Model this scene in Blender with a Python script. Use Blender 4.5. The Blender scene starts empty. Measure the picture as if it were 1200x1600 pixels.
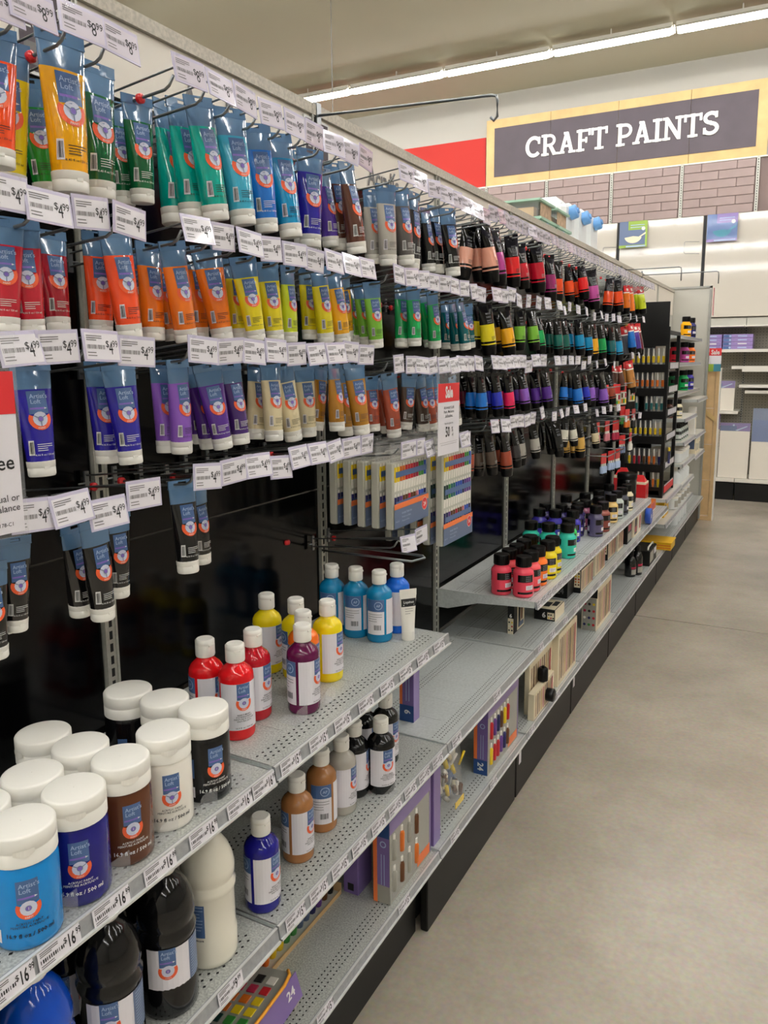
import bpy, math, random
from mathutils import Matrix, Vector
random.seed(7)
sc = bpy.context.scene
COL = sc.collection
PI = math.pi
R = math.radians

# ------------------------------------------------------------------ camera
cam_d = bpy.data.cameras.new('camera'); cam = bpy.data.objects.new('camera', cam_d); COL.objects.link(cam)
yaw, pit, rol = R(27.5009), R(9.0505), R(.3343)
fw = Vector((-math.sin(yaw)*math.cos(pit), math.cos(yaw)*math.cos(pit), -math.sin(pit)))
rt = Vector((math.cos(yaw), math.sin(yaw), 0)); dn = fw.cross(rt)
r2 = rt*math.cos(rol) + dn*math.sin(rol); d2 = dn*math.cos(rol) - rt*math.sin(rol)
cam.matrix_world = Matrix(((r2.x, -d2.x, -fw.x, 1.17), (r2.y, -d2.y, -fw.y, 0), (r2.z, -d2.z, -fw.z, 1.6), (0, 0, 0, 1)))
cam_d.sensor_fit = 'VERTICAL'; cam_d.sensor_height = 36; cam_d.lens = 1211.37/1600*36
cam_d.shift_x = (600-620.38)/1600; cam_d.shift_y = -(800-754.81)/1600
cam_d.clip_start = .02; cam_d.clip_end = 60
sc.camera = cam
# ------------------------------------------------------------------ world, exposure
w = bpy.data.worlds.new('world'); sc.world = w; w.use_nodes = True
w.node_tree.nodes['Background'].inputs[0].default_value = (.9, .88, .84, 1)
w.node_tree.nodes['Background'].inputs[1].default_value = .3
sc.view_settings.view_transform = 'Standard'; sc.view_settings.look = 'None'
sc.view_settings.exposure = 0.0; sc.view_settings.gamma = 1; sc.view_settings.use_curve_mapping = False
sc.cycles.use_denoising = True
sc.cycles.max_bounces = 8; sc.cycles.diffuse_bounces = 5; sc.cycles.transparent_max_bounces = 12
LAMP = 56.0
# ------------------------------------------------------------------ materials
def lin(c):
    return tuple((v/255/12.92 if v/255 <= .04045 else ((v/255+.055)/1.055)**2.4) for v in c)
def mat(name, col, rough=.5, metal=0, coat=0, noise=0, nscale=40, bump=0, alpha=1, emit=0, objcol=False, trans=0, spec=.5, dark=None):
    m = bpy.data.materials.new(name); m.use_nodes = True
    nt = m.node_tree; b = nt.nodes['Principled BSDF']
    c = lin(col)
    b.inputs['Base Color'].default_value = (*c, 1); b.inputs['Roughness'].default_value = rough
    b.inputs['Metallic'].default_value = metal; b.inputs['Coat Weight'].default_value = coat
    b.inputs['Coat Roughness'].default_value = .06; b.inputs['Specular IOR Level'].default_value = spec
    b.inputs['Alpha'].default_value = alpha
    b.inputs['Transmission Weight'].default_value = trans
    if emit:
        b.inputs['Emission Color'].default_value = (*c, 1); b.inputs['Emission Strength'].default_value = emit
    src = None
    if objcol:
        oi = nt.nodes.new('ShaderNodeObjectInfo'); src = oi.outputs['Color']; nt.links.new(src, b.inputs['Base Color'])
    if noise or bump:
        tc = nt.nodes.new('ShaderNodeTexCoord'); no = nt.nodes.new('ShaderNodeTexNoise')
        no.inputs['Scale'].default_value = nscale; no.inputs['Detail'].default_value = 5
        nt.links.new(tc.outputs['Object'], no.inputs['Vector'])
        if noise:
            rp = nt.nodes.new('ShaderNodeValToRGB')
            d = lin(dark) if dark else tuple(v*(1-noise) for v in c)
            l = tuple(min(1, v*(1+noise*.6)) for v in c)
            rp.color_ramp.elements[0].position = .35; rp.color_ramp.elements[1].position = .65
            rp.color_ramp.elements[0].color = (*d, 1); rp.color_ramp.elements[1].color = (*l, 1)
            nt.links.new(no.outputs['Fac'], rp.inputs['Fac']); nt.links.new(rp.outputs['Color'], b.inputs['Base Color'])
        if bump:
            bp = nt.nodes.new('ShaderNodeBump'); bp.inputs['Strength'].default_value = bump; bp.inputs['Distance'].default_value = .002
            nt.links.new(no.outputs['Fac'], bp.inputs['Height']); nt.links.new(bp.outputs['Normal'], b.inputs['Normal'])
    return m
M = {}
def dm(k, *a, **kw): M[k] = mat(k, *a, **kw)
dm('galvanized', (184, 187, 182), .4, .2, noise=.3, nscale=260)
dm('shelf_steel', (200, 205, 203), .36, .15, noise=.10, nscale=120)
dm('rail_steel', (160, 163, 166), .3, .3, noise=.12, nscale=90)
dm('upright_steel', (180, 180, 170), .4, .35, noise=.08, nscale=160)
dm('slot_black', (10, 10, 10), .8)
dm('black_panel', (5, 5, 6), .13, spec=.2, noise=.25, nscale=9)
dm('black_board', (12, 12, 12), .42, spec=.35)
dm('kick_black', (17, 17, 16), .45, spec=.3, noise=.15, nscale=6)
dm('header_white', (226, 219, 206), .45)
dm('cap_strip', (186, 180, 166), .6, noise=.18, nscale=130)
dm('wire', (128, 132, 134), .28, .85)
dm('white_plastic', (238, 235, 226), .32)
dm('cap_white', (240, 238, 230), .38)
dm('paper', (230, 227, 233), .5, coat=.25)
dm('tag_sleeve', (205, 199, 222), .18, coat=.5)
dm('clear_plastic', (240, 242, 244), .06, alpha=.09)
dm('clear_film', (238, 238, 234), .1, alpha=.16)
dm('frosted_plastic', (222, 222, 208), .3, alpha=.72)
dm('paper_lilac', (204, 196, 208), .35, coat=.3)
dm('ink', (22, 22, 24), .6)
dm('ink_grey', (110, 108, 108), .6)
dm('ink_white', (225, 225, 222), .6)
dm('paint', (200, 60, 60), .13, coat=.3, objcol=True, spec=.3)
dm('tube_paint', (200, 60, 60), .12, coat=.7, objcol=True, bump=.3, nscale=38)
dm('tube_film', (84, 118, 152), .12, coat=.9, bump=.35, nscale=45)
dm('label_blue', (66, 98, 146), .35, coat=.3)
dm('label_orange', (232, 92, 46), .4)
dm('label_disc', (206, 210, 228), .4)
dm('label_purple', (124, 98, 186), .4)
dm('label_ice', (170, 190, 220), .5)
dm('black_film', (6, 6, 7), .12, coat=.5, spec=.3, bump=.35, nscale=45)
dm('black_cap', (8, 8, 9), .28, spec=.25)
dm('silver_ink', (128, 130, 133), .4)
dm('red_plastic', (205, 28, 34), .3, coat=.4)
dm('sale_red', (214, 44, 48), .45)
dm('wall_paint', (170, 167, 157), .8)
dm('ceiling_paint', (192, 189, 168), .9)
dm('wall_red', (176, 36, 26), .75)
dm('rail_bead', (214, 215, 213), .3, .2)
dm('lamp', (251, 250, 250), .5, emit=LAMP)
dm('housing', (225, 222, 212), .5)
dm('wood_frame', (200, 170, 112), .55, noise=.10, nscale=7)
dm('chalk_panel', (84, 76, 82), .75, noise=.10, nscale=3)
dm('brick_mauve', (150, 132, 128), .7, noise=.12, nscale=4)
dm('mortar', (118, 102, 98), .9)
dm('pegboard', (150, 146, 134), .7)
dm('white_metal', (224, 220, 210), .4)
dm('canvas_white', (228, 220, 204), .6)
dm('board_gloss', (192, 186, 174), .06)
dm('violet_print', (120, 98, 160), .3, coat=.4)
dm('blue_print', (74, 100, 150), .3, coat=.4)
dm('lilac_pack', (150, 128, 186), .35, coat=.3)
dm('pine', (205, 172, 124), .6, noise=.12, nscale=9)
dm('grey_panel', (188, 186, 176), .45)
dm('grey_edge', (150, 150, 144), .4)
dm('green_print', (140, 170, 60), .4)
dm('cyan_print', (60, 130, 150), .4)
dm('cream_print', (232, 220, 190), .45)
dm('elastic_orange', (244, 166, 44), .5)
dm('orange_print', (235, 120, 60), .4)
dm('kraft', (180, 152, 124), .6, noise=.3, nscale=30)
dm('mint_bin', (150, 186, 166), .4)
dm('milky', (226, 230, 230), .35, alpha=.97)
dm('lid_blue', (96, 152, 210), .3)
dm('yellow_plastic', (228, 178, 20), .4)
dm('grey_card', (158, 156, 146), .5)
dm('slate_blue', (92, 108, 138), .4)
dm('navy_print', (30, 70, 132), .4)
dm('floor_grout', (40, 36, 30), .9)
for k, c in dict(sw_red=(190, 30, 40), sw_crimson=(165, 20, 60), sw_orange=(216, 110, 30), sw_yellow=(232, 200, 30), sw_green=(60, 140, 60), sw_darkgreen=(16, 50, 44),
                 sw_blue=(40, 80, 180), sw_navy=(28, 30, 90), sw_brown=(96, 56, 24), sw_black=(16, 16, 16), sw_purple=(100, 60, 140), sw_white=(236, 232, 222), sw_pink=(200, 120, 130), sw_teal=(30, 110, 110)).items():
    dm(k, c, .35)
def floor_mat():
    m = bpy.data.materials.new('polished_concrete'); m.use_nodes = True; nt = m.node_tree; b = nt.nodes['Principled BSDF']
    tc = nt.nodes.new('ShaderNodeTexCoord')
    def nz(s, d):
        n = nt.nodes.new('ShaderNodeTexNoise'); n.inputs['Scale'].default_value = s; n.inputs['Detail'].default_value = d
        nt.links.new(tc.outputs['Object'], n.inputs['Vector']); return n
    a, c, e = nz(1.6, 8), nz(60, 4), nz(7, 9)
    r1 = nt.nodes.new('ShaderNodeValToRGB'); r1.color_ramp.elements[0].color = (*lin((146, 137, 122)), 1); r1.color_ramp.elements[1].color = (*lin((172, 162, 146)), 1)
    r1.color_ramp.elements[0].position = .3; r1.color_ramp.elements[1].position = .7
    nt.links.new(a.outputs['Fac'], r1.inputs['Fac'])
    mx = nt.nodes.new('ShaderNodeMix'); mx.data_type = 'RGBA'; mx.blend_type = 'MULTIPLY'; mx.inputs['Factor'].default_value = .22
    r2_ = nt.nodes.new('ShaderNodeValToRGB'); r2_.color_ramp.elements[0].position = .3; r2_.color_ramp.elements[0].color = (.62, .6, .57, 1); r2_.color_ramp.elements[1].position = .5
    nt.links.new(e.outputs['Fac'], r2_.inputs['Fac'])
    nt.links.new(r1.outputs['Color'], mx.inputs['A']); nt.links.new(r2_.outputs['Color'], mx.inputs['B'])
    m2 = nt.nodes.new('ShaderNodeMix'); m2.data_type = 'RGBA'; m2.blend_type = 'OVERLAY'; m2.inputs['Factor'].default_value = .25
    nt.links.new(mx.outputs['Result'], m2.inputs['A']); nt.links.new(c.outputs['Color'], m2.inputs['B'])
    hs = nt.nodes.new('ShaderNodeHueSaturation'); hs.inputs['Saturation'].default_value = .9
    nt.links.new(m2.outputs['Result'], hs.inputs['Color']); nt.links.new(hs.outputs['Color'], b.inputs['Base Color'])
    rr = nt.nodes.new('ShaderNodeMapRange'); rr.inputs['To Min'].default_value = .2; rr.inputs['To Max'].default_value = .3
    nt.links.new(a.outputs['Fac'], rr.inputs['Value']); nt.links.new(rr.outputs['Result'], b.inputs['Roughness'])
    b.inputs['Specular IOR Level'].default_value = .45
    return m
M['concrete'] = floor_mat()

# ------------------------------------------------------------------ mesh builder
class MB:
    def __init__(s, *mats): s.v = []; s.f = []; s.m = []; s.sm = []; s.mats = list(mats)
    def mi(s, k):
        if k not in s.mats: s.mats.append(k)
        return s.mats.index(k)
    def add(s, vs, fs, k, smooth=False, xf=None):
        n = len(s.v); i = s.mi(k)
        s.v += [tuple(xf(v)) if xf else tuple(v) for v in vs]
        for f in fs: s.f.append([n+q for q in f]); s.m.append(i); s.sm.append(smooth)
        return s
    def box(s, x0, x1, y0, y1, z0, z1, k, xf=None):
        vs = [(x, y, z) for x in (x0, x1) for y in (y0, y1) for z in (z0, z1)]
        return s.add(vs, [(0, 1, 3, 2), (4, 6, 7, 5), (0, 4, 5, 1), (2, 3, 7, 6), (0, 2, 6, 4), (1, 5, 7, 3)], k, xf=xf)
    def bbox(s, x0, x1, y0, y1, z0, z1, k, b=.003):     # box with chamfered vertical edges and top rim
        b = min(b, (x1-x0)/3, (y1-y0)/3, (z1-z0)/3)
        ring = lambda o, z: [(x0+o+b, y0+o, z), (x1-o-b, y0+o, z), (x1-o, y0+o+b, z), (x1-o, y1-o-b, z), (x1-o-b, y1-o, z), (x0+o+b, y1-o, z), (x0+o, y1-o-b, z), (x0+o, y0+o+b, z)]
        vs = ring(b*.6, z0)+ring(0, z0+b)+ring(0, z1-b)+ring(b*.6, z1)
        fs = [tuple(range(7, -1, -1)), tuple(range(24, 32))]
        for r in range(3):
            for i in range(8): fs.append((r*8+i, r*8+(i+1) % 8, r*8+8+(i+1) % 8, r*8+8+i))
        return s.add(vs, fs, k)
    def prism(s, poly, y0, y1, k):                       # (x,z) outline swept along y
        n = len(poly); vs = [(x, y0, z) for x, z in poly]+[(x, y1, z) for x, z in poly]
        fs = [tuple(range(n)), tuple(range(2*n-1, n-1, -1))]+[(i, n+i, n+(i+1) % n, (i+1) % n) for i in range(n)]
        return s.add(vs, fs, k)
    def lathe(s, prof, k, n=20, cx=0, cy=0, z0=0, smooth=True, capb=True, capt=True):
        if smooth and len(prof) > 2:                      # break the smoothing at sharp corners of the profile
            ang = [math.atan2(b[1]-a[1], b[0]-a[0]) for a, b in zip(prof, prof[1:])]
            for i in range(1, len(ang)):
                d = abs((ang[i]-ang[i-1]+PI) % (2*PI)-PI)
                if d > R(48):
                    s.lathe(prof[:i+1], k, n, cx, cy, z0, True, capb, False)
                    return s.lathe(prof[i:], k, n, cx, cy, z0, True, False, capt)
        vs = [(cx+r*math.cos(2*PI*i/n), cy+r*math.sin(2*PI*i/n), z0+z) for r, z in prof for i in range(n)]
        fs = [(a*n+i, a*n+(i+1) % n, (a+1)*n+(i+1) % n, (a+1)*n+i) for a in range(len(prof)-1) for i in range(n)]
        s.add(vs, fs, k, smooth)
        if capb: s.add(vs[:n], [tuple(range(n-1, -1, -1))], k)
        if capt: s.add(vs[-n:], [tuple(range(n))], k)
        return s
    def tube(s, pts, r, k, n=6):
        P = [Vector(p) for p in pts]; vs = []; fs = []
        for i, p in enumerate(P):
            d = (P[min(i+1, len(P)-1)]-P[max(i-1, 0)]).normalized()
            u = d.cross(Vector((0, 0, 1)))
            if u.length < .05: u = d.cross(Vector((0, 1, 0)))
            u.normalize(); v = d.cross(u)
            vs += [tuple(p+r*(math.cos(2*PI*j/n)*u+math.sin(2*PI*j/n)*v)) for j in range(n)]
        for i in range(len(P)-1):
            for j in range(n): fs.append((i*n+j, i*n+(j+1) % n, (i+1)*n+(j+1) % n, (i+1)*n+j))
        fs += [tuple(range(n-1, -1, -1)), tuple(range((len(P)-1)*n, len(P)*n))]
        return s.add(vs, fs, k, True)
    def flat(s, polys, k, xf):                            # list of (verts2d, faces)
        for vs, fs in polys: s.add(vs, fs, k, xf=xf)
        return s
    def mesh(s, name):
        me = bpy.data.meshes.new(name); me.from_pydata(s.v, [], s.f)
        for k in s.mats: me.materials.append(M[k])
        me.polygons.foreach_set('material_index', s.m); me.polygons.foreach_set('use_smooth', s.sm)
        me.update(); return me
    def obj(s, name, parent=None, **kw): return put(name, s.mesh(name), parent, **kw)
def put(name, me, parent=None, loc=(0, 0, 0), rot=(0, 0, 0), col=None, scale=1, kind=None):
    o = bpy.data.objects.new(name, me); COL.objects.link(o)
    if parent: o.parent = parent
    o.location = loc; o.rotation_euler = rot; o.scale = (scale,)*3
    if col: o.color = (*lin(col), 1)
    if kind: o['kind'] = kind
    return o
SEEN = {}
def tag(o, label, cat, group=None):
    assert label not in SEEN or (group and SEEN[label] == group), label
    SEEN[label] = group
    o['label'] = label; o['category'] = cat
    if group: o['group'] = group
    return o
def thing(name, label, cat, loc=(0, 0, 0), rot=(0, 0, 0), group=None, scale=1):
    o = put(name, None, None, loc, rot, scale=scale); o.empty_display_size = .05
    return tag(o, label, cat, group)
ORD = ['first', 'second', 'third', 'fourth', 'fifth', 'sixth', 'seventh', 'eighth', 'ninth', 'tenth', 'eleventh', 'twelfth', 'thirteenth', 'fourteenth', 'fifteenth', 'sixteenth', 'seventeenth', 'eighteenth', 'nineteenth', 'twentieth']
def nth(i):
    if i < 20: return ORD[i]
    t = {2: 'twenty', 3: 'thirty', 4: 'forty', 5: 'fifty', 6: 'sixty', 7: 'seventy'}[(i+1)//10]
    return t[:-1]+'ieth' if (i+1) % 10 == 0 else t+'-'+ORD[(i+1) % 10-1]
def ordinal(i, n): return 'only' if n == 1 else nth(i)
# 2D print helpers: every shape is (verts2d, faces)
TXT = {}
def text(s, size, x=0, y=0, sx=1, align='LEFT', bold=0, res=2, ls=1):
    key = (s, bold, align, res, ls)
    if key not in TXT:
        cu = bpy.data.curves.new('t', 'FONT'); cu.body = s; cu.size = 1; cu.align_x = align; cu.resolution_u = res; cu.offset = bold; cu.space_line = ls
        o = bpy.data.objects.new('t', cu); COL.objects.link(o)
        me = o.to_mesh(); TXT[key] = ([tuple(v.co[:2]) for v in me.vertices], [tuple(p.vertices) for p in me.polygons])
        o.to_mesh_clear(); bpy.data.objects.remove(o); bpy.data.curves.remove(cu)
    vs, fs = TXT[key]
    return ([(x+a*size*sx, y+b*size) for a, b in vs], fs)
def rect(x0, x1, y0, y1, nx=1, ny=1):
    vs = [(x0+(x1-x0)*i/nx, y0+(y1-y0)*j/ny) for j in range(ny+1) for i in range(nx+1)]
    return (vs, [(j*(nx+1)+i, j*(nx+1)+i+1, (j+1)*(nx+1)+i+1, (j+1)*(nx+1)+i) for j in range(ny) for i in range(nx)])
def arc(cx, cy, r0, r1, a0, a1, n=14):
    vs = []
    for i in range(n+1):
        a = R(a0+(a1-a0)*i/n); vs += [(cx+r0*math.cos(a), cy+r0*math.sin(a)), (cx+r1*math.cos(a), cy+r1*math.sin(a))]
    return (vs, [(2*i, 2*i+1, 2*i+3, 2*i+2) for i in range(n)])
def disc(cx, cy, r, n=14): return ([(cx+r*math.cos(2*PI*i/n), cy+r*math.sin(2*PI*i/n)) for i in range(n)], [tuple(range(n))])
def bars(x0, x1, y0, y1, n=9, seed=1):
    rd = random.Random(seed); out = []; x = x0; st = (x1-x0)/n
    for i in range(n): out.append(rect(x, x+st*rd.uniform(.3, .75), y0, y1)); x += st
    return out
def lines(x0, x1, y, n, dy, h, seed=2):
    rd = random.Random(seed)
    return [rect(x0, x0+(x1-x0)*rd.uniform(.6, 1), y-i*dy, y-i*dy+h, 5) for i in range(n)]
def artists_print(mb, f, ink, s=1, number=False, y=0):   # blue block, pencil, ring, spokes (about 30 x 62 mm at s=1); f(layer) gives the surface map
    mb.flat([rect(-.015*s, .015*s, y-.004*s, y+.032*s, 6, 3)], 'label_blue', f(0))
    mb.flat([text("Artist's\nLoft", .0098*s, -.0115*s, y+.0205*s, ls=.85, bold=.005)], 'label_ice', f(1))
    mb.flat([rect(-.0135*s, .009*s, y+.003*s, y+.006*s, 3)], 'label_purple', f(1))
    mb.flat([([(.009*s, y+.003*s), (.0135*s, y+.0045*s), (.009*s, y+.006*s)], [(0, 1, 2)])], 'ink_white', f(1))
    cy = y-.012*s
    mb.flat([arc(0, cy, .0115*s, .0175*s, -205, 25, 14)], 'label_orange', f(1))
    mb.flat([text('PAINT', .004*s, 0, cy-.0155*s, align='CENTER', bold=.01)], 'ink_white', f(2))
    mb.flat([disc(0, cy, .0115*s)], 'label_disc', f(2))
    mb.flat([arc(0, cy, .0035*s, .0045*s, 0, 360, 10)], 'slate_blue', f(3))
    mb.flat([disc(0, cy, .0035*s, 8)], 'label_purple', f(3))
    if number: mb.flat([text('1', .006*s, 0, cy-.002*s, align='CENTER', bold=.02)], 'ink_white', f(4))
    else:
        for a in (90+60, 30, 270):
            c, q = math.cos(R(a)), math.sin(R(a)); h = .0006*s
            mb.flat([([(c*.0045*s-q*h, cy+q*.0045*s+c*h), (c*.0045*s+q*h, cy+q*.0045*s-c*h), (c*.0115*s+q*h, cy+q*.0115*s-c*h), (c*.0115*s-q*h, cy+q*.0115*s+c*h)], [(0, 1, 2, 3)])], 'slate_blue', f(3))
# ------------------------------------------------------------------ the room
def struct(name, mb, parent=None):
    o = mb.obj(name, parent); o['kind'] = 'structure'; return o
fl = struct('floor', MB().box(-9, 9, -6, 9.95, -.12, -.02, 'floor_grout'))
for (x0, x1) in ((-9, -3.4), (-3.392, 1.83), (1.838, 9)):
    for (y0, y1) in ((-6, .3), (.308, 4.85), (4.859, 9.95)):
        MB().box(x0, x1, y0, y1, -.02, 0, 'concrete').obj('slab', fl)
struct('ceiling', MB().box(-9.1, 9.1, -6.1, 10, 4.92, 5.0, 'ceiling_paint'))
wb = struct('wall_back', MB().box(-9.1, 9.1, 9.9, 10, -.02, 4.92, 'wall_paint'))
struct('wall_left', MB().box(-9.1, -9, -6, 9.9, -.02, 4.92, 'wall_paint'))
struct('wall_right', MB().box(9, 9.1, -6, 9.9, -.02, 4.92, 'wall_paint'))
struct('wall_front', MB().box(-9.1, 9.1, -6.1, -6, -.02, 4.92, 'wall_paint'))
struct('trim_1', MB().box(-9, -2.66, 9.885, 9.9, 3.79, 4.41, 'wall_red'))
struct('trim_2', MB().box(.67, 9, 9.885, 9.9, 3.79, 4.41, 'wall_red'))

# ------------------------------------------------------------------ fluorescent strips
hm = MB().box(-.6, .6, -.04, .04, .036, .075, 'housing')
for s_ in (-1, 1): hm.add([(-.6, s_*.04, .036), (.6, s_*.04, .036), (.6, s_*.085, .004), (-.6, s_*.085, .004), (-.6, s_*.04, .041), (.6, s_*.04, .041), (.6, s_*.088, .009), (-.6, s_*.088, .009)], [(0, 1, 2, 3), (7, 6, 5, 4), (3, 2, 6, 7), (0, 3, 7, 4), (1, 5, 6, 2), (0, 4, 5, 1)], 'housing')  # flared wings added to shield the ceiling from direct lamp light
hm = hm.mesh('housing')
em = MB().box(-.008, .008, -.032, .032, -.012, .05, 'housing').mesh('end_bracket')
lm = MB().lathe([(.024, -.585), (.03, -.575), (.03, .575), (.024, .585)], 'lamp', 10).mesh('lamp_tube')
lm.transform(Matrix.Rotation(PI/2, 4, 'Y'))
nrow = 0
for y in (8.6, 5.4, 2.2, -1.0, -4.2):
    for i in range(12):
        x = -.81-1.237*(i-6)
        seen = y == 8.6 and 4 <= i <= 9
        if seen: lab = '%s lit fluorescent strip counted from the right in the row under the ceiling' % nth(i-4)
        else: lab = 'lit fluorescent strip in a ceiling row outside the picture'
        t = thing('strip_light', lab, 'ceiling light', (x, y, 4.785), group='fluorescent strips in view' if seen else 'fluorescent strips out of view')
        put('housing', hm, t); put('lamp_tube', lm, t); put('end_bracket', em, t, (.615, 0, 0))
        MB().box(-.006, .006, -.006, .006, .075, .136, 'housing').obj('hanger', t)
t = thing('ceiling_cable', 'thin grey cable hanging straight down from the ceiling behind the shelving', 'cable', (-2.9, 6.56, 2.4))
MB().tube([(0, 0, 0), (0, 0, 2.52)], .004, 'ink_grey').obj('cable', t)
MB().lathe([(.03, 2.505), (.03, 2.52)], 'housing', 10).obj('ceiling_plate', t)

# ------------------------------------------------------------------ gondola: bays, uprights, header
ZT = 2.25
SEAM = [.261+.7636*i for i in range(11)]
SEAM[10] = 8.085
NB = 10
BAYN = ['nearest', 'second', 'third', 'fourth', 'fifth', 'sixth', 'seventh', 'eighth', 'ninth', 'farthest']
up_mb = MB().box(-.03, .006, .001, .031, 0, ZT-.028, 'upright_steel').box(.006, .009, .001, .006, 0, ZT-.028, 'upright_steel').box(.006, .009, .026, .031, 0, ZT-.028, 'upright_steel')
up_me = up_mb.mesh('upright')
sl = MB()
for i in range(int((ZT-.3)/.0253)):
    z = .28+i*.0253
    sl.box(.0052, .0067, .0125, .0195, z, z+.0165, 'slot_black')
sl_me = sl.mesh('slots')
for b in range(NB):
    y0, y1 = SEAM[b], SEAM[b+1]
    t = thing('shelving_bay', '%s shelving bay along the aisle, black back panel under a white header' % BAYN[b], 'shelving bay', (0, y0-.016, 0))
    L = y1-y0
    zb = 2.085 if b < 3 else 2.01
    p = MB()
    for z0, z1 in ((.2, 1.246), (1.25, zb-.003)):
        p.box(-.03, 0, .033, L-.002, z0, z1, 'black_panel')
    if b < 8: p.obj('back_panel', t)
    else: MB().box(-.03, 0, .033, L-.002, .2, zb-.003, 'grey_panel').obj('back_panel', t)
    MB().box(-.03, .001, .033, L-.002, zb, ZT-.028, 'header_white').obj('header_panel', t)
    MB().box(-.06, .0095, .001, L-.001, ZT-.027, ZT, 'cap_strip').obj('top_cap', t)
    u = put('upright', up_me, t); s_ = put('slots', sl_me, u, kind='stuff')
    k = MB()
    if b < 2:
        k.box(.285, .30, .004, L-.004, .0, .205, 'kick_black').box(.27, .325, .004, L-.004, .205, .216, 'kick_black')
    else:
        k.bbox(.31, .333, .006, L-.006, .0, .232, 'kick_black')
    k.obj('kick_plate', t)
    if b in (3, 4): MB().box(.334, .3345, .03, .055, .12, .215, 'paper').obj('sticker', t)
    MB().box(-.06, .29, .02, L-.02, .02, .2, 'slot_black').obj('base_frame', t)
# header lettering: one word plate per bay and the small black brand plate
def header_words():
    for b, (ya, za) in {1: (1.30, 2.105), 2: (2.07, 2.105), 3: (2.86, 2.11), 4: (3.62, 2.11), 5: (4.38, 2.11), 7: (5.92, 2.11)}.items():
        mb = MB().flat([text('Acrylic', .085, 0, 0, sx=.82, bold=.012, res=3)], 'grey_edge' if b == 1 else 'ink_grey', lambda v: (.0025, v[0], v[1]))
        mb.flat([text('Acrylic', .085, 0, 0, sx=.82, bold=.012, res=3)], 'ink_grey', lambda v: (.003, v[0], v[1]))
        o = mb.obj('header_lettering', None, loc=(0, ya, za))
        tag(o, 'dark grey word Acrylic on the white header of the %s bay' % BAYN[b], 'lettering')
    for b, ya in {0: .895, 1: 1.72}.items():
        mb = MB().box(0, .004, 0, .115, -.09, .055, 'ink_white').box(.004, .005, .006, .109, -.084, .049, 'chalk_panel')
        mb.flat([text("Artist's\nLoft", .034, .012, .012, ls=.9)], 'ink_white', lambda v: (.0056, v[0], v[1]))
        mb.flat([rect(.012, .1, -.075, -.04)], 'ink_grey', lambda v: (.0056, v[0], v[1]))
        o = mb.obj('logo_plate', None, loc=(.0012, ya+.02, 2.16))
        tag(o, 'small black and white logo plate on the header of the %s bay' % BAYN[b], 'sign')
header_words()

# ------------------------------------------------------------------ shelves with rails, price labels and perforations
def price_mesh(price, cents, w=.062, h=.024):
    mb = MB()
    f = lambda d: (lambda v: (d, v[0], v[1]))
    mb.flat([rect(-w/2, w/2, 0, h)], 'paper', f(.0006))
    mb.flat(lines(-w*.45, -w*.02, h*.86, 3, h*.1, h*.055), 'ink_grey', f(.0009))
    mb.flat(bars(-w*.45, w*.12, h*.32, h*.52, 12), 'ink', f(.0009))
    mb.flat(lines(-w*.45, -w*.1, h*.16, 2, h*.11, h*.05, 5), 'ink_grey', f(.0009))
    mb.flat([text('$', h*.42, w*.09, h*.48, bold=.01)], 'ink', f(.0009))
    mb.flat([text(price, h*.98, w*.175, h*.14, sx=.52, bold=.02)], 'ink', f(.0009))
    mb.flat([text(cents, h*.5, w*(.20+.098*len(price)), h*.5, sx=.62, bold=.015)], 'ink', f(.0009))
    return mb.mesh('price_label')
PRICE = {'16': price_mesh('16', '99'), '15': price_mesh('15', '49'), '9': price_mesh('9', '99')}
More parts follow.
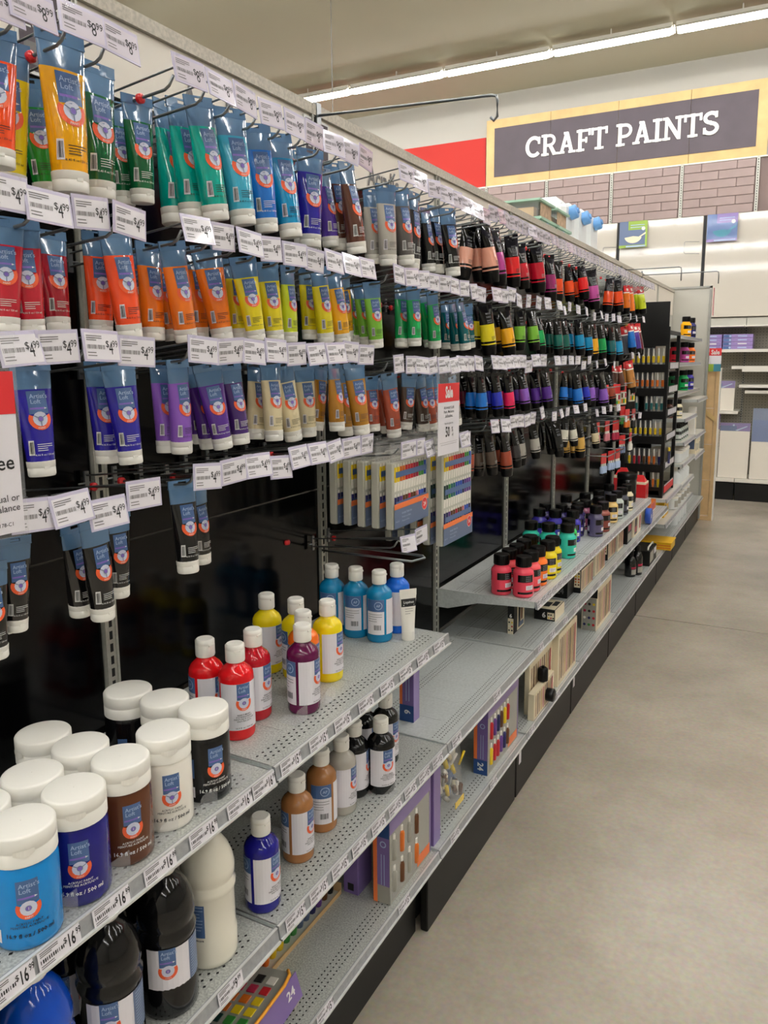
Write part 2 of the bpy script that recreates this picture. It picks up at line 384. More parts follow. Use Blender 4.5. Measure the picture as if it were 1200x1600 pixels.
def shelf(y0, y1, z, label, tags=(), price='15', xf=.389, holes=2, group=None, lip=.026, steel='galvanized'):
    t = thing('steel_shelf', label, 'shelf', (0, y0, z), group=group)
    L = y1-y0
    d = MB().box(.012, xf-.004, .004, L-.004, -.004, 0, steel)
    for yy in [L*q for q in (.16, .33, .5, .67, .84)]:
        d.box(.05, xf-.07, yy, yy+.0015, 0, .0006, steel)
    d.obj('deck', t)
    # price rail: leaning channel with a bright top bead and lower bead
    MB().prism([(xf-.006, .001), (xf-.001, .001), (xf+.0005, -.001), (xf+.004, -lip+.003), (xf+.0075, -lip+.003), (xf+.0075, -lip), (xf-.001, -lip), (xf-.006, -.004)], .002, L-.002, 'rail_steel').box(xf-.0035, xf+.0006, .002, L-.002, -.0005, .0016, 'rail_bead').box(xf+.0042, xf+.0085, .002, L-.002, -lip-.0006, -lip+.0034, 'rail_bead').obj('price_rail', t)
    for yy in (.003, L-.006):
        MB().add([(.008, yy, .0), (xf-.006, yy, .0), (xf-.006, yy, -.022), (.17, yy, -.034), (.05, yy, -.07), (.008, yy, -.07)] + [(.008, yy+.003, .0), (xf-.006, yy+.003, .0), (xf-.006, yy+.003, -.022), (.17, yy+.003, -.034), (.05, yy+.003, -.07), (.008, yy+.003, -.07)],
                 [(0, 1, 2, 3, 4, 5), (11, 10, 9, 8, 7, 6)]+[(i, 6+i, 6+(i+1) % 6, (i+1) % 6) for i in range(6)], 'shelf_steel').obj('bracket', t)
    if holes:
        h = MB(); st = .0165 if holes > 1 else .012; n = int((L-.04)/st)
        rows = [xf-.052, xf-.040, xf-.028, .165, .153, .141, .09, .078]
        for j, x in enumerate(rows):
            if holes == 3 and j > 2: continue
            for i in range(n):
                y = .02+i*st+(st/2 if j % 2 else 0); a = .0036 if holes > 1 else .003
                h.add([(x-a*.75, y, .0006), (x, y-a, .0006), (x+a*.75, y, .0006), (x, y+a, .0006)], [(0, 1, 2, 3)], 'slot_black')
        h.obj('perforations', t, kind='stuff')
    for y in tags:
        put('price_label', PRICE[price], t, (xf+.0056, y-y0, -lip+.0035), (0, R(-9), 0))
    return t
Z1, Z2, ZD, ZJ = .888, .576, .2545, .753
shelf(SEAM[0], SEAM[1], Z1, 'upper galvanized shelf of the nearest bay holding wide white-capped jars', [.43, .504, .572, .655, .745, .837, .925, .99], '16')
shelf(SEAM[1], SEAM[2], Z1+.002, 'upper galvanized shelf of the second bay holding coloured paint bottles', [1.07, 1.162, 1.25, 1.345, 1.44, 1.532, 1.625, 1.72], '15')
for b in range(0, 7):
    tg = {0: [.40, .62, .886], 1: [1.075, 1.155, 1.235, 1.315, 1.40, 1.48, 1.56, 1.64, 1.72], 2: [1.846, 2.167]}.get(b, [SEAM[b]+q for q in (.07, .22, .40, .57)])
    shelf(SEAM[b], SEAM[b+1], Z2, 'middle galvanized shelf of the %s bay' % BAYN[b], tg, {0: '9', 1: '15'}.get(b, '9'), holes=1 if b > 1 else 2, xf=.386, steel='galvanized' if b < 2 else 'shelf_steel')
for b in range(NB):
    tg = {0: [.45, .85], 1: [1.2, 1.567], 2: [1.89, 2.205], 3: [2.61, 2.95]}.get(b, [SEAM[b]+q for q in (.09, .34, .6)])
    shelf(SEAM[b], SEAM[b+1], ZD, 'bottom deck of the %s bay above the black kick plate' % BAYN[b], tg, '15' if b < 4 else '9', xf=.364, holes=3 if b > 1 else 1, lip=.022, steel='galvanized' if b < 2 else 'shelf_steel')
for b in range(3, 6):
    shelf(SEAM[b], SEAM[b+1], ZJ, 'shelf with black-capped paint jars in the %s bay' % BAYN[b], [SEAM[b]+.035+.071*q for q in range(11)][:11], '15', holes=1, steel='shelf_steel')
for b, zs in {7: (.62,), 8: (1.775, 1.56, 1.32, 1.13, .945, .775, .60), 9: (1.775, 1.56, 1.32, 1.245, .93, .745)}.items():
    for i, z in enumerate(zs):
        top3 = z > 1.3
        shelf(SEAM[b], SEAM[b+1] - (.2 if b == 9 else 0), z, '%s shelf from the top in the %s bay, beyond the black tower rack' % (ORD[i], BAYN[b]) if b > 7 else 'steel shelf carrying the black tower rack', [SEAM[b]+.05+.075*q for q in range(8)] if z < 1.2 else [], '9', xf=.30 if top3 else .375, holes=0, steel='white_metal')
shelf(SEAM[7], SEAM[9], .44, 'low white shelf above the bottom deck near the wooden end frame', [SEAM[7]+.05+.09*q for q in range(12)], '9', xf=.375, holes=0, steel='white_metal')

# hanging tubes: kind+hook row, colour, x, y, z of the header top, lean, size
TUBES=[('B1','vermilion',0.228,0.705,2.02,-1.3,0.88),('B1','amber',0.228,0.809,2.05,0.7,1.1),('B1','teal',0.228,1.086,2.042,8.8,1.03),('B1','sky',0.228,1.167,2.045,5.8,1.03),('B1','blue',0.228,1.24,2.037,6.8,1.0),('B1','cerulean',0.228,1.312,2.037,5.9,1.01),('B1','ultramarine',0.228,1.426,2.033,-0.3,1.01),('B1','brown',0.228,1.569,2.038,9.0,1.02),('B1','grey',0.228,1.756,2.025,3.0,0.99),('B1','darkgrey',0.228,1.835,2.032,7.0,0.98),('B1','charcoal',0.228,1.916,2.035,-1.4,1.01),('B1','black',0.228,2.128,2.029,6.2,0.98),('A2','crimson',0.228,0.698,1.788,-2.6,0.95),('A2','crimson',0.228,0.721,1.787,3.4,0.95),('A2','scarlet',0.228,0.886,1.8,6.5,1.05),('A2','orange',0.228,1.007,1.796,9.0,1.05),('A2','lemon',0.228,1.19,1.791,9.0,0.99),('A2','lemon',0.228,1.262,1.789,6.5,0.96),('A2','lime',0.228,1.334,1.789,3.2,0.96),('A2','lemon',0.228,1.448,1.798,9.0,1.02),('A2','golden',0.228,1.507,1.797,9.0,1.02),('A2','grass',0.228,1.68,1.786,6.9,1.0),('A2','emerald',0.228,1.907,1.797,3.8,1.02),('A2','emerald',0.228,2.029,1.793,9.0,1.03),('A2','darkteal',0.228,2.227,1.783,8.5,0.99),('A3','ultramarine',0.228,0.721,1.602,1.0,1.01),('A3','ultramarine',0.228,0.876,1.601,3.3,1.02),('A3','lavender',0.228,1.007,1.603,2.6,1.02),('A3','purple',0.228,1.079,1.595,9.0,0.98),('A3','deeppurple',0.228,1.143,1.596,4.2,0.96),('A3','cream',0.228,1.265,1.6,-0.7,1.01),('A3','cream',0.228,1.305,1.596,9.0,1.03),('A3','ochre',0.228,1.503,1.595,1.0,0.98),('A3','ochre',0.228,1.59,1.597,6.4,1.1),('A3','sienna',0.228,1.766,1.568,9.0,1.07),('A3','umber',0.228,1.886,1.564,-3.4,0.96),('A3','umber',0.228,1.946,1.563,9.0,1.03),('A4','black',0.228,0.677,1.364,-2.5,0.84),('A5','black',0.228,0.635,1.337,0.7,0.84),('A4','black',0.228,0.811,1.363,2.8,1.01),('A4','black',0.228,1.003,1.397,-0.6,1.03),('L1','flesh',0.228,2.428,2.038,9.0,1.18),('L1','magenta',0.228,2.516,2.029,9.0,1.13),('L1','red',0.228,2.681,2.03,7.3,1.09),('L1','crimson',0.228,2.779,2.01,9.0,0.97),('L1','crimson',0.228,2.959,2.046,9.0,1.18),('L1','plum',0.228,3.147,2.013,5.0,1.1),('L1','vermilion',0.228,3.278,2.0,5.5,0.98),('L1','red',0.228,3.641,2.04,9.0,1.04),('L1','orchid',0.228,3.837,2.028,9.0,1.18),('L1','vermilion',0.228,4.27,2.031,-4.2,1.15),('L1','vermilion',0.228,4.41,2.044,9.0,1.18),('R1','orange',0.228,4.693,2.015,4.7,0.94),('R1','orange',0.228,4.803,2.027,9.0,1.11),('R1','lime',0.228,5.103,2.04,9.0,1.02),('L2','lemon',0.228,2.436,1.788,9.0,1.07),('L2','golden',0.228,2.621,1.778,9.0,1.03),('L2','grass',0.228,2.793,1.785,3.4,0.93),('L2','grass',0.228,2.921,1.792,6.7,0.98),('L2','pine',0.228,3.281,1.767,9.0,0.93),('L2','cerulean',0.228,3.627,1.779,9.0,1.0),('L2','cerulean',0.228,3.796,1.771,7.6,0.98),('L2','golden',0.228,3.91,1.781,9.0,1.18),('L2','darkteal',0.228,4.328,1.781,9.0,1.18),('L2','cerulean',0.228,4.475,1.779,9.0,1.18),('R2','blue',0.228,4.849,1.807,9.0,1.06),('R2','violet',0.228,4.968,1.808,9.0,1.12),('R2','maroon',0.228,5.071,1.812,9.0,1.18),('L3','blue',0.228,2.409,1.555,4.0,0.9),('L3','royal',0.228,2.541,1.552,9.0,0.91),('L3','hotpink',0.228,2.672,1.548,9.0,0.93),('L3','lavender',0.228,2.822,1.552,9.0,0.89),('L3','purple',0.228,3.114,1.555,9.0,0.96),('L3','blue',0.228,3.61,1.539,9.0,1.09),('L3','lavender',0.228,4.142,1.527,9.0,1.18),('R3','brown',0.228,4.585,1.559,9.0,0.87),('R3','tan',0.228,4.838,1.584,9.0,1.18),('L4','sienna',0.228,2.319,1.358,-0.9,0.86),('L4','umber',0.228,2.487,1.35,6.9,0.88),('L4','sienna',0.228,2.648,1.343,9.0,1.01),('L4','charcoal',0.228,2.745,1.349,9.0,0.92),('L4','grey',0.228,2.976,1.348,9.0,0.87),('L4','black',0.228,3.292,1.333,9.0,0.95),('L4','ivory',0.228,3.466,1.341,-3.9,0.84),('L4','ivory',0.228,3.565,1.334,9.0,0.84),('L4','gold',0.228,3.721,1.302,9.0,1.09),('L4','cream',0.228,3.994,1.282,8.1,0.86),('B1','yellow',0.186,0.752,2.027,-1.8,1.02),('B1','darkgreen',0.186,0.907,2.047,-1.3,1.03),('B1','darkgreen',0.186,0.989,2.022,0.9,0.85),('B1','teal',0.186,1.091,2.045,3.5,1.01),('B1','violet',0.186,1.542,2.024,5.1,0.87),('B1','brown',0.186,1.588,2.044,4.8,0.98),('B1','grey',0.186,1.754,2.018,6.1,0.92),('B1','black',0.186,2.071,2.024,5.6,0.9),('B1','black',0.186,2.132,2.039,1.6,0.98),('A2','darkred',0.186,0.804,1.788,-0.7,0.91),('A2','scarlet',0.186,0.895,1.798,-2.0,0.98),('A2','orange',0.186,0.997,1.795,-1.2,1.02),('A2','orange',0.186,1.137,1.809,8.6,1.1),('A2','lemon',0.186,1.221,1.792,1.0,0.96),('A2','lemon',0.186,1.476,1.802,-0.5,0.99),('A2','grass',0.186,1.707,1.786,6.0,0.94),('A2','emerald',0.186,1.933,1.801,-4.5,1.07),('A2','emerald',0.186,2.054,1.802,9.0,1.06),('A2','darkteal',0.186,2.265,1.783,8.2,0.99),('A2','darkteal',0.186,2.385,1.776,9.0,0.89),('A3','ultramarine',0.186,0.883,1.6,-0.6,1.02),('A3','lavender',0.186,1.018,1.601,-2.0,1.01),('A3','purple',0.186,1.101,1.592,7.8,0.98),('A3','cream',0.186,1.276,1.594,-7.1,0.97),('A3','cream',0.186,1.445,1.593,2.9,1.03),('A3','ochre',0.186,1.517,1.592,-6.2,0.97),('A3','sienna',0.186,1.743,1.558,2.8,0.89),('A3','sienna',0.186,1.791,1.562,9.0,0.98),('A3','sienna',0.186,2.076,1.557,9.0,1.06),('A3','grey',0.186,2.269,1.547,9.0,0.99),('A4','black',0.186,0.687,1.352,-3.4,0.84),('A4','black',0.186,0.809,1.353,3.0,0.95),('A4','black',0.186,0.893,1.359,0.2,0.93),('A4','black',0.186,1.086,1.374,2.8,0.96),('L1','flesh',0.186,2.401,2.024,-9.0,1.04),('L1','flesh',0.186,2.456,2.036,5.1,1.12),('L1','crimson',0.186,2.987,2.046,9.0,1.15),('L1','vermilion',0.186,3.58,2.02,9.0,1.0),('L1','vermilion',0.186,3.69,2.031,9.0,1.1),('L1','orchid',0.186,3.905,2.037,9.0,1.18),('L1','golden',0.186,4.768,2.052,9.0,1.18),('R1','lime',0.186,5.202,2.049,9.0,1.03),('L2','lemon',0.186,2.485,1.791,-4.7,0.96),('L2','golden',0.186,2.651,1.777,9.0,0.93),('L2','emerald',0.186,3.128,1.782,9.0,0.98),('L2','pine',0.186,3.329,1.767,-2.5,0.89),('L2','pine',0.186,3.53,1.781,9.0,1.04),('L2','cerulean',0.18,3.661,1.778,-2.1,0.93),('L2','emerald',0.186,4.255,1.789,9.0,1.18),('L2','darkteal',0.186,4.362,1.783,9.0,1.17),('L2','darkteal',0.186,4.639,1.79,9.0,1.18),('R2','slate',0.186,4.893,1.791,9.0,1.18),('L3','blue',0.186,2.429,1.554,1.4,0.89),('L3','royal',0.186,2.596,1.551,2.1,0.88),('L3','hotpink',0.186,2.728,1.544,9.0,0.85),('L3','purple',0.186,3.111,1.552,9.0,0.99),('L3','blue',0.186,3.577,1.534,-2.4,0.91),('L3','blue',0.186,3.689,1.532,9.0,0.96),('L3','royal',0.186,3.933,1.53,9.0,1.01),('L3','lavender',0.186,4.052,1.528,7.8,1.08),('L3','lavender',0.186,4.193,1.526,8.3,1.11),('L3','sienna',0.186,4.485,1.521,9.0,1.11),('R3','brown',0.186,4.664,1.555,-4.7,0.84),('R3','tan',0.186,4.956,1.576,4.3,0.96),('L4','umber',0.186,2.492,1.341,1.6,0.86),('L4','sienna',0.186,2.703,1.334,7.8,0.89),('L4','grey',0.186,2.944,1.337,9.0,0.96),('L4','black',0.186,3.338,1.34,9.0,0.97),('B1','green',0.146,0.82,2.005,5.9,0.84),('B1','darkgreen',0.14,0.988,2.02,1.2,0.84),('B1','teal',0.14,1.109,2.051,-2.4,1.08),('B1','navy',0.146,1.499,2.056,3.3,1.01),('A2','orange',0.146,1.001,1.789,4.3,0.9),('A2','orange',0.146,1.068,1.795,6.2,1.01),('A2','orange',0.146,1.15,1.809,2.7,1.07),('A2','olive',0.146,1.247,1.785,2.3,0.86),('A2','golden',0.146,1.67,1.808,8.0,1.01),('A2','grass',0.146,1.74,1.788,-0.3,0.92),('A2','darkteal',0.146,2.312,1.784,0.6,0.96),('A3','purple',0.146,1.126,1.589,6.5,0.92),('A3','deeppurple',0.146,1.217,1.589,3.2,0.94),('A3','ochre',0.146,1.687,1.588,2.3,1.13),('A3','sienna',0.146,2.211,1.556,9.0,1.1),('L1','black',0.146,2.809,2.04,9.0,1.03),('L1','crimson',0.146,3.3,2.036,9.0,1.02),('L2','pine',0.146,3.387,1.768,-2.9,0.88),('L3','maroon',0.146,2.447,1.554,9.0,0.84),('L3','purple',0.146,2.996,1.541,9.0,0.87),('L4','black',0.146,3.384,1.33,-8.1,0.84),('L4','gold',0.146,3.739,1.261,9.0,0.87),('L4','gold',0.146,3.882,1.249,9.0,0.91)]
TAGS=[(1,0.66,2.036),(1,0.706,2.045),(1,0.783,2.054),(1,0.848,2.053),(1,0.983,2.055),(1,1.054,2.053),(1,1.12,2.053),(1,1.19,2.049),(1,1.264,2.05),(1,1.332,2.049),(1,1.399,2.046),(1,1.463,2.046),(1,1.533,2.048),(1,1.722,2.054),(1,1.798,2.052),(1,1.881,2.048),(1,1.957,2.047),(1,2.025,2.047),(1,2.098,2.043),(1,2.18,2.04),(1,2.251,2.037),(1,2.313,2.055),(1,2.375,2.055),(1,2.437,2.055),(1,2.499,2.055),(1,2.561,2.055),(1,2.623,2.055),(1,2.685,2.055),(1,2.747,2.055),(1,2.809,2.055),(1,2.871,2.055),(1,2.933,2.055),(1,2.995,2.055),(1,3.057,2.055),(1,3.119,2.055),(1,3.181,2.055),(1,3.243,2.055),(1,3.305,2.055),(1,3.367,2.055),(1,3.429,2.055),(1,3.491,2.055),(1,3.553,2.055),(1,3.615,2.055),(1,3.677,2.055),(1,3.739,2.055),(1,3.801,2.055),(1,3.863,2.055),(1,3.925,2.055),(1,3.987,2.055),(1,4.049,2.055),(1,4.111,2.055),(1,4.173,2.055),(1,4.235,2.055),(1,4.297,2.055),(1,4.359,2.055),(1,4.421,2.055),(1,4.483,2.055),(1,4.545,2.055),(1,4.607,2.055),(1,4.669,2.055),(1,4.731,2.055),(1,4.793,2.055),(1,4.855,2.055),(1,4.917,2.055),(1,4.979,2.055),(1,5.041,2.055),(1,5.103,2.055),(1,5.165,2.055),(2,0.651,1.821),(2,0.71,1.813),(2,0.778,1.817),(2,0.848,1.816),(2,0.984,1.823),(2,1.05,1.821),(2,1.119,1.82),(2,1.179,1.817),(2,1.255,1.816),(2,1.327,1.813),(2,1.393,1.817),(2,1.462,1.817),(2,1.53,1.817),(2,1.683,1.818),(2,1.751,1.818),(2,1.816,1.818),(2,1.878,1.817),(2,1.955,1.819),(2,2.015,1.817),(2,2.088,1.817),(2,2.156,1.813),(2,2.217,1.809),(2,2.347,1.817),(2,2.418,1.818),(2,2.491,1.828),(2,2.564,1.812),(2,2.674,1.818),(2,2.792,1.819),(2,2.895,1.823),(2,3.05,1.821),(2,3.125,1.806),(2,3.21,1.826),(2,3.343,1.821),(2,3.486,1.82),(2,3.642,1.806),(2,3.768,1.818),(2,3.89,1.812),(2,4.033,1.819),(2,4.171,1.816),(2,4.468,1.843),(2,4.635,1.84),(2,4.853,1.843),(3,0.65,1.635),(3,0.709,1.638),(3,0.78,1.64),(3,0.847,1.633),(3,0.99,1.636),(3,1.058,1.635),(3,1.121,1.634),(3,1.187,1.636),(3,1.253,1.631),(3,1.319,1.631),(3,1.392,1.633),(3,1.459,1.636),(3,1.526,1.63),(3,1.68,1.609),(3,1.75,1.606),(3,1.808,1.604),(3,1.874,1.603),(3,1.944,1.604),(3,2.01,1.602),(3,2.078,1.606),(3,2.136,1.606),(3,2.202,1.606),(3,2.339,1.608),(3,2.403,1.606),(3,2.471,1.608),(3,2.542,1.61),(3,2.616,1.61),(3,2.689,1.592),(3,2.762,1.613),(3,2.864,1.613),(3,3.044,1.608),(3,3.146,1.609),(3,3.254,1.609),(3,3.369,1.609),(3,3.471,1.586),(3,3.573,1.609),(3,3.712,1.588),(3,3.884,1.597),(3,4.104,1.583),(3,4.567,1.631),(3,4.76,1.632),(4,0.654,1.424),(4,0.709,1.423),(4,0.772,1.406),(4,0.844,1.422),(4,0.987,1.429),(4,1.053,1.43),(4,1.119,1.431),(4,1.191,1.419),(4,1.248,1.432),(4,1.316,1.432),(4,1.379,1.43),(4,1.453,1.43),(4,1.524,1.43),(4,1.734,1.396),(4,1.851,1.387),(4,2.092,1.388),(4,2.347,1.406),(4,2.45,1.4),(4,2.54,1.407),(4,2.608,1.405),(4,2.679,1.402),(4,2.754,1.405),(4,2.855,1.418),(4,3.028,1.39),(4,3.12,1.395),(4,3.227,1.396),(4,3.351,1.398),(4,3.518,1.397),(4,3.746,1.358),(4,3.893,1.362),(4,4.052,1.363),(4,4.24,1.356),(5,1.725,1.155),(5,1.804,1.161),(5,4.459,1.28),(5,4.683,1.272),(5,4.885,1.271)]
# ------------------------------------------------------------------ paint tubes
RGB = dict(yellow=(232, 210, 30), vermilion=(236, 78, 30), green=(30, 140, 52), amber=(240, 172, 12), darkgreen=(14, 92, 52), teal=(0, 164, 148), sky=(64, 172, 204), blue=(28, 112, 200), cerulean=(12, 140, 190),
           navy=(26, 28, 96), ultramarine=(38, 30, 150), violet=(74, 46, 140), brown=(92, 54, 42), grey=(178, 174, 164), darkgrey=(92, 88, 86), charcoal=(50, 48, 50), black=(13, 13, 15), crimson=(186, 22, 44), darkred=(160, 26, 42),
           scarlet=(250, 84, 40), orange=(236, 118, 26), olive=(150, 142, 40), lemon=(234, 216, 30), lime=(206, 222, 40), golden=(242, 176, 28), grass=(122, 186, 58), emerald=(18, 164, 84), darkteal=(0, 92, 98), lavender=(138, 88, 190),
           purple=(84, 42, 140), deeppurple=(66, 32, 108), cream=(226, 212, 172), ochre=(176, 122, 36), sienna=(160, 70, 46), umber=(78, 62, 52), flesh=(230, 164, 140), magenta=(178, 62, 142), red=(224, 34, 38), plum=(136, 34, 94),
           orchid=(188, 78, 154), pine=(18, 100, 88), slate=(92, 98, 106), maroon=(104, 24, 48), royal=(36, 48, 184), hotpink=(246, 32, 98), tan=(186, 126, 62), gold=(216, 170, 80), ivory=(232, 228, 212), white=(238, 235, 228))
CN = dict(darkgreen='dark green', sky='sky blue', cerulean='cerulean blue', darkgrey='dark grey', darkred='dark red', grass='grass green', emerald='emerald green', darkteal='dark teal', deeppurple='deep purple', ochre='yellow ochre',
          sienna='burnt sienna', umber='umber brown', flesh='flesh pink', pine='pine green', royal='royal blue', hotpink='hot pink', slate='slate grey', lemon='lemon yellow', lime='lime yellow', golden='golden yellow')
DARK = {'darkgreen', 'navy', 'ultramarine', 'violet', 'brown', 'darkgrey', 'charcoal', 'black', 'crimson', 'darkred', 'purple', 'deeppurple', 'umber', 'maroon', 'plum', 'darkteal', 'blue', 'slate'}
def section(L, W, dia, cap, hdr):
    zt, zb = -hdr, -(L-cap)
    def ab(z):
        t = min(1, max(0, (zt-z)/(zt-zb)))
        return (W/2)*(1-t)+(dia/2)*t, .0012+(dia/2-.0012)*(math.sin(t*PI/2)**.85)
    return zt, zb, ab
def tube_body(L, W, dia, cap, hdr, bands, n=18):         # bands: [(fraction down, material above it)]
    zt, zb, ab = section(L, W, dia, cap, hdr)
    mb = MB(); prev = 0
    for fr, k in bands:
        st = max(2, int((fr-prev)/.11)+1); vs = []; fs = []
        for j in range(st+1):
            z = zt+(zb-zt)*(prev+(fr-prev)*j/st); a, b = ab(z)
            for i in range(n): th = 2*PI*i/n; vs.append((b*math.cos(th), a*math.sin(th), z))
        for j in range(st):
            for i in range(n): fs.append((j*n+i, (j+1)*n+i, (j+1)*n+(i+1) % n, j*n+(i+1) % n))
        mb.add(vs, fs, k, True); prev = fr
    return mb.mesh('tube_body')
def tube_header(W, hdr, k, slot=.0085):
    h = .0012; sz = .0028
    mb = MB().box(-h, h, -W/2, -slot, -hdr, 0, k).box(-h, h, slot, W/2, -hdr, 0, k)
    mb.box(-h, h, -slot, slot, -sz, 0, k).box(-h, h, -slot, slot, -hdr, -sz-.0055, k)
    mb.box(-h*1.6, h*1.6, -W/2, W/2, -hdr-.0016, -hdr+.0006, k)
    return mb.mesh('hang_header')
def surf(L, W, dia, cap, hdr):
    zt, zb, ab = section(L, W, dia, cap, hdr)
    def f(layer):
        def g(v):
            a, b = ab(v[1]); u = max(-.97, min(.97, v[0]/a))
            return (b*math.sqrt(1-u*u)+.0006+.0002*layer, u*a, v[1])
        return g
    return f
TUBE = {}
def build_tube(kind, inkdark):
    if kind in 'AB':
        L, W, dia, cap, hdr = (.158, .055, .0365, .021, .013) if kind == 'A' else (.195, .066, .0445, .025, .015)
        body = tube_body(L, W, dia, cap, hdr, [(.21, 'tube_film'), (1, 'tube_paint')])
        head = tube_header(W, hdr, 'tube_film')
        r = dia/2
        cp = MB().lathe([(r*.93, -L), (r*.99, -L+.002), (r*1.0, -L+cap*.55), (r*.97, -L+cap*.58), (r*1.01, -L+cap*.62), (r*1.03, -L+cap), (r*.9, -L+cap+.001)], 'cap_white', 20)
        cp.box(r*.97, r*1.03, -.004, .004, -L+cap*.5, -L+cap*.66, 'cap_white'); cap_me = cp.mesh('cap')
        f = surf(L, W, dia, cap, hdr); s = L/.158; ink = 'ink' if inkdark else 'ink_white'
        lb = MB(); artists_print(lb, f, ink, .86*s, y=-.069*s)
        lb.flat(lines(-.009*s, .012*s, -.114*s, 4, .0028*s, .0008*s), ink, f(1))
        lb.flat([text('4.06 fl oz / 120 ml' if kind == 'A' else '8.45 fl oz / 250 ml', .0034*s, 0, -.129*s, align='CENTER', bold=.01, res=1)], ink, f(1))
        lb.flat([rect(-.0175*s, -.0125*s, -.128*s, -.108*s, 2)], 'ink_white' if not inkdark else 'paper', f(1))
        lb.flat(bars(-.017*s, -.013*s, -.126*s, -.11*s, 6), 'ink', f(2))
    else:
        L, W, dia, cap, hdr = (.165, .054, .047, .028, .012)
        red = kind == 'R'
        top = 'red_plastic' if red else 'black_film'
        body = tube_body(L, W, dia, cap, hdr, [(.22, top), (.27, 'white_plastic'), (.98, 'tube_paint'), (1, 'black_film')] if red else [(.47, top), (.88, 'tube_paint'), (.93, 'black_film'), (.965, 'tube_paint'), (1, 'black_film')], 16)
        head = tube_header(W, hdr, top, .006)
        r = dia/2
        cap_me = MB().lathe([(r*.8, -L), (r*.86, -L+.002), (r*.98, -L+cap*.9), (r*1.0, -L+cap), (r*.8, -L+cap+.001)], 'black_cap', 16).mesh('cap')
        f = surf(L, W, dia, cap, hdr); lb = MB()
        if not red:
            for i in range(3): lb.flat([text('BASICS', .0075, 0, -.041-.0105*i, align='CENTER', bold=.02, sx=.75, res=1)], 'silver_ink', f(1))
            lb.flat([rect(-.009, .009, -.0665, -.0645, 3)], 'silver_ink', f(1))
            lb.flat(lines(-.004, .012, -.11, 3, .004, .0014), 'silver_ink' if not inkdark else 'ink', f(1))
        else: lb.flat([rect(-.008, .008, -.032, -.018, 3)], 'white_plastic', f(1)).flat(lines(-.006, .01, -.09, 3, .004, .0014), 'ink', f(1))
    return body, head, cap_me, lb.mesh('printed_label'), L
ROWN = {1: 'top row of hooks', 2: 'second row of hooks', 3: 'third row of hooks', 4: 'fourth row of hooks', 5: 'lowest row by the left edge'}
cnt = {}
for t in TUBES: cnt[(t[0], t[1])] = cnt.get((t[0], t[1]), 0)+1
idx = {}
for kr, c, x, y, z, lean, s in sorted(TUBES, key=lambda q: q[3]):
    kind, row = kr[0], int(kr[1]); dk = c in DARK
    key = (kind, not dk)
    if key not in TUBE: TUBE[key] = build_tube(*key)
    body, head, cp, lb, L = TUBE[key]
    i = idx.get((kr, c), 0); idx[(kr, c)] = i+1; n = cnt[(kr, c)]
    nm = CN.get(c, c)
    what = {'A': 'blue-headed tube', 'B': 'large blue-headed tube', 'L': 'black-topped tube', 'R': 'red-topped tube'}[kind]
    lab = '%s %s %s%s, %s' % (ordinal(i, n), nm, what, '' if n == 1 else ' from the left', ROWN[row])
    yawz = random.uniform(-28, 4) if kind in 'AB' else random.uniform(-38, -8)
    tilt = random.uniform(-3, 4)
    t = thing('paint_tube', lab, 'paint tube', (x, y, z), (R(lean), R(-tilt), R(yawz)), {'A': 'small tubes with blue headers', 'B': 'large tubes with blue headers', 'L': 'black-topped tubes', 'R': 'red-topped tubes'}[kind], s)
    put('tube_body', body, t, col=RGB[c]); put('hang_header', head, t); put('cap', cp, t); put('printed_label', lb, t)

# ------------------------------------------------------------------ wire hooks with price tags
def tag_mesh(price, paper='paper'):
    mb = MB(); w, h = .0625, .041
    mb.box(-.0012, .0004, -w/2-.0015, w/2+.0015, -h, .003, 'tag_sleeve')
    f = lambda d: (lambda v: (d, v[0], v[1]-h))
    mb.flat([rect(-w/2+.002, w/2-.001, .003, h-.002)], paper, f(.0007))
    mb.flat(lines(-w*.43, w*.02, h*.84, 3, h*.07, h*.03), 'ink_grey', f(.001))
    mb.flat(bars(-w*.43, w*.08, h*.42, h*.56, 16), 'ink_grey', f(.001))
    mb.flat(lines(-w*.43, -w*.15, h*.28, 2, h*.1, h*.03, 5), 'ink_grey', f(.001))
    if price:
        mb.flat([text('$', h*.32, w*.10, h*.50)], 'ink', f(.001))
        mb.flat([text(price, h*.62, w*.19, h*.26, sx=.62)], 'ink', f(.001))
        mb.flat([text('99', h*.34, w*.30, h*.50, sx=.75)], 'ink', f(.001))
    return mb.mesh('price_tag')
TG = {'8': tag_mesh('8', 'paper_lilac'), 'far': tag_mesh('', 'paper_lilac'), '4': tag_mesh('4'), '': tag_mesh('')}
rod = MB().tube([(.012, 0, -.058), (.13, 0, -.047), (.252, 0, -.036), (.262, 0, -.031), (.272, 0, -.017)], .0024, 'wire', 6).mesh('rod')
arm = MB().tube([(.012, 0, -.036), (.15, 0, -.021), (.292, 0, -.004), (.2985, 0, -.0015)], .0018, 'wire', 6).box(.297, .3005, -.024, .024, -.006, .003, 'clear_plastic').mesh('label_arm')
plate = MB().box(.0095, .014, -.005, .005, -.068, -.028, 'wire').tube([(.012, -.018, -.05), (.012, .018, -.05)], .002, 'wire', 5).mesh('back_plate')
stop = MB().lathe([(.004, -.006), (.008, -.003), (.008, .003), (.004, .006)], 'red_plastic', 10).mesh('red_stop')
nrow = {r: sum(1 for t in TAGS if t[0] == r) for r in range(1, 6)}; cr = {}
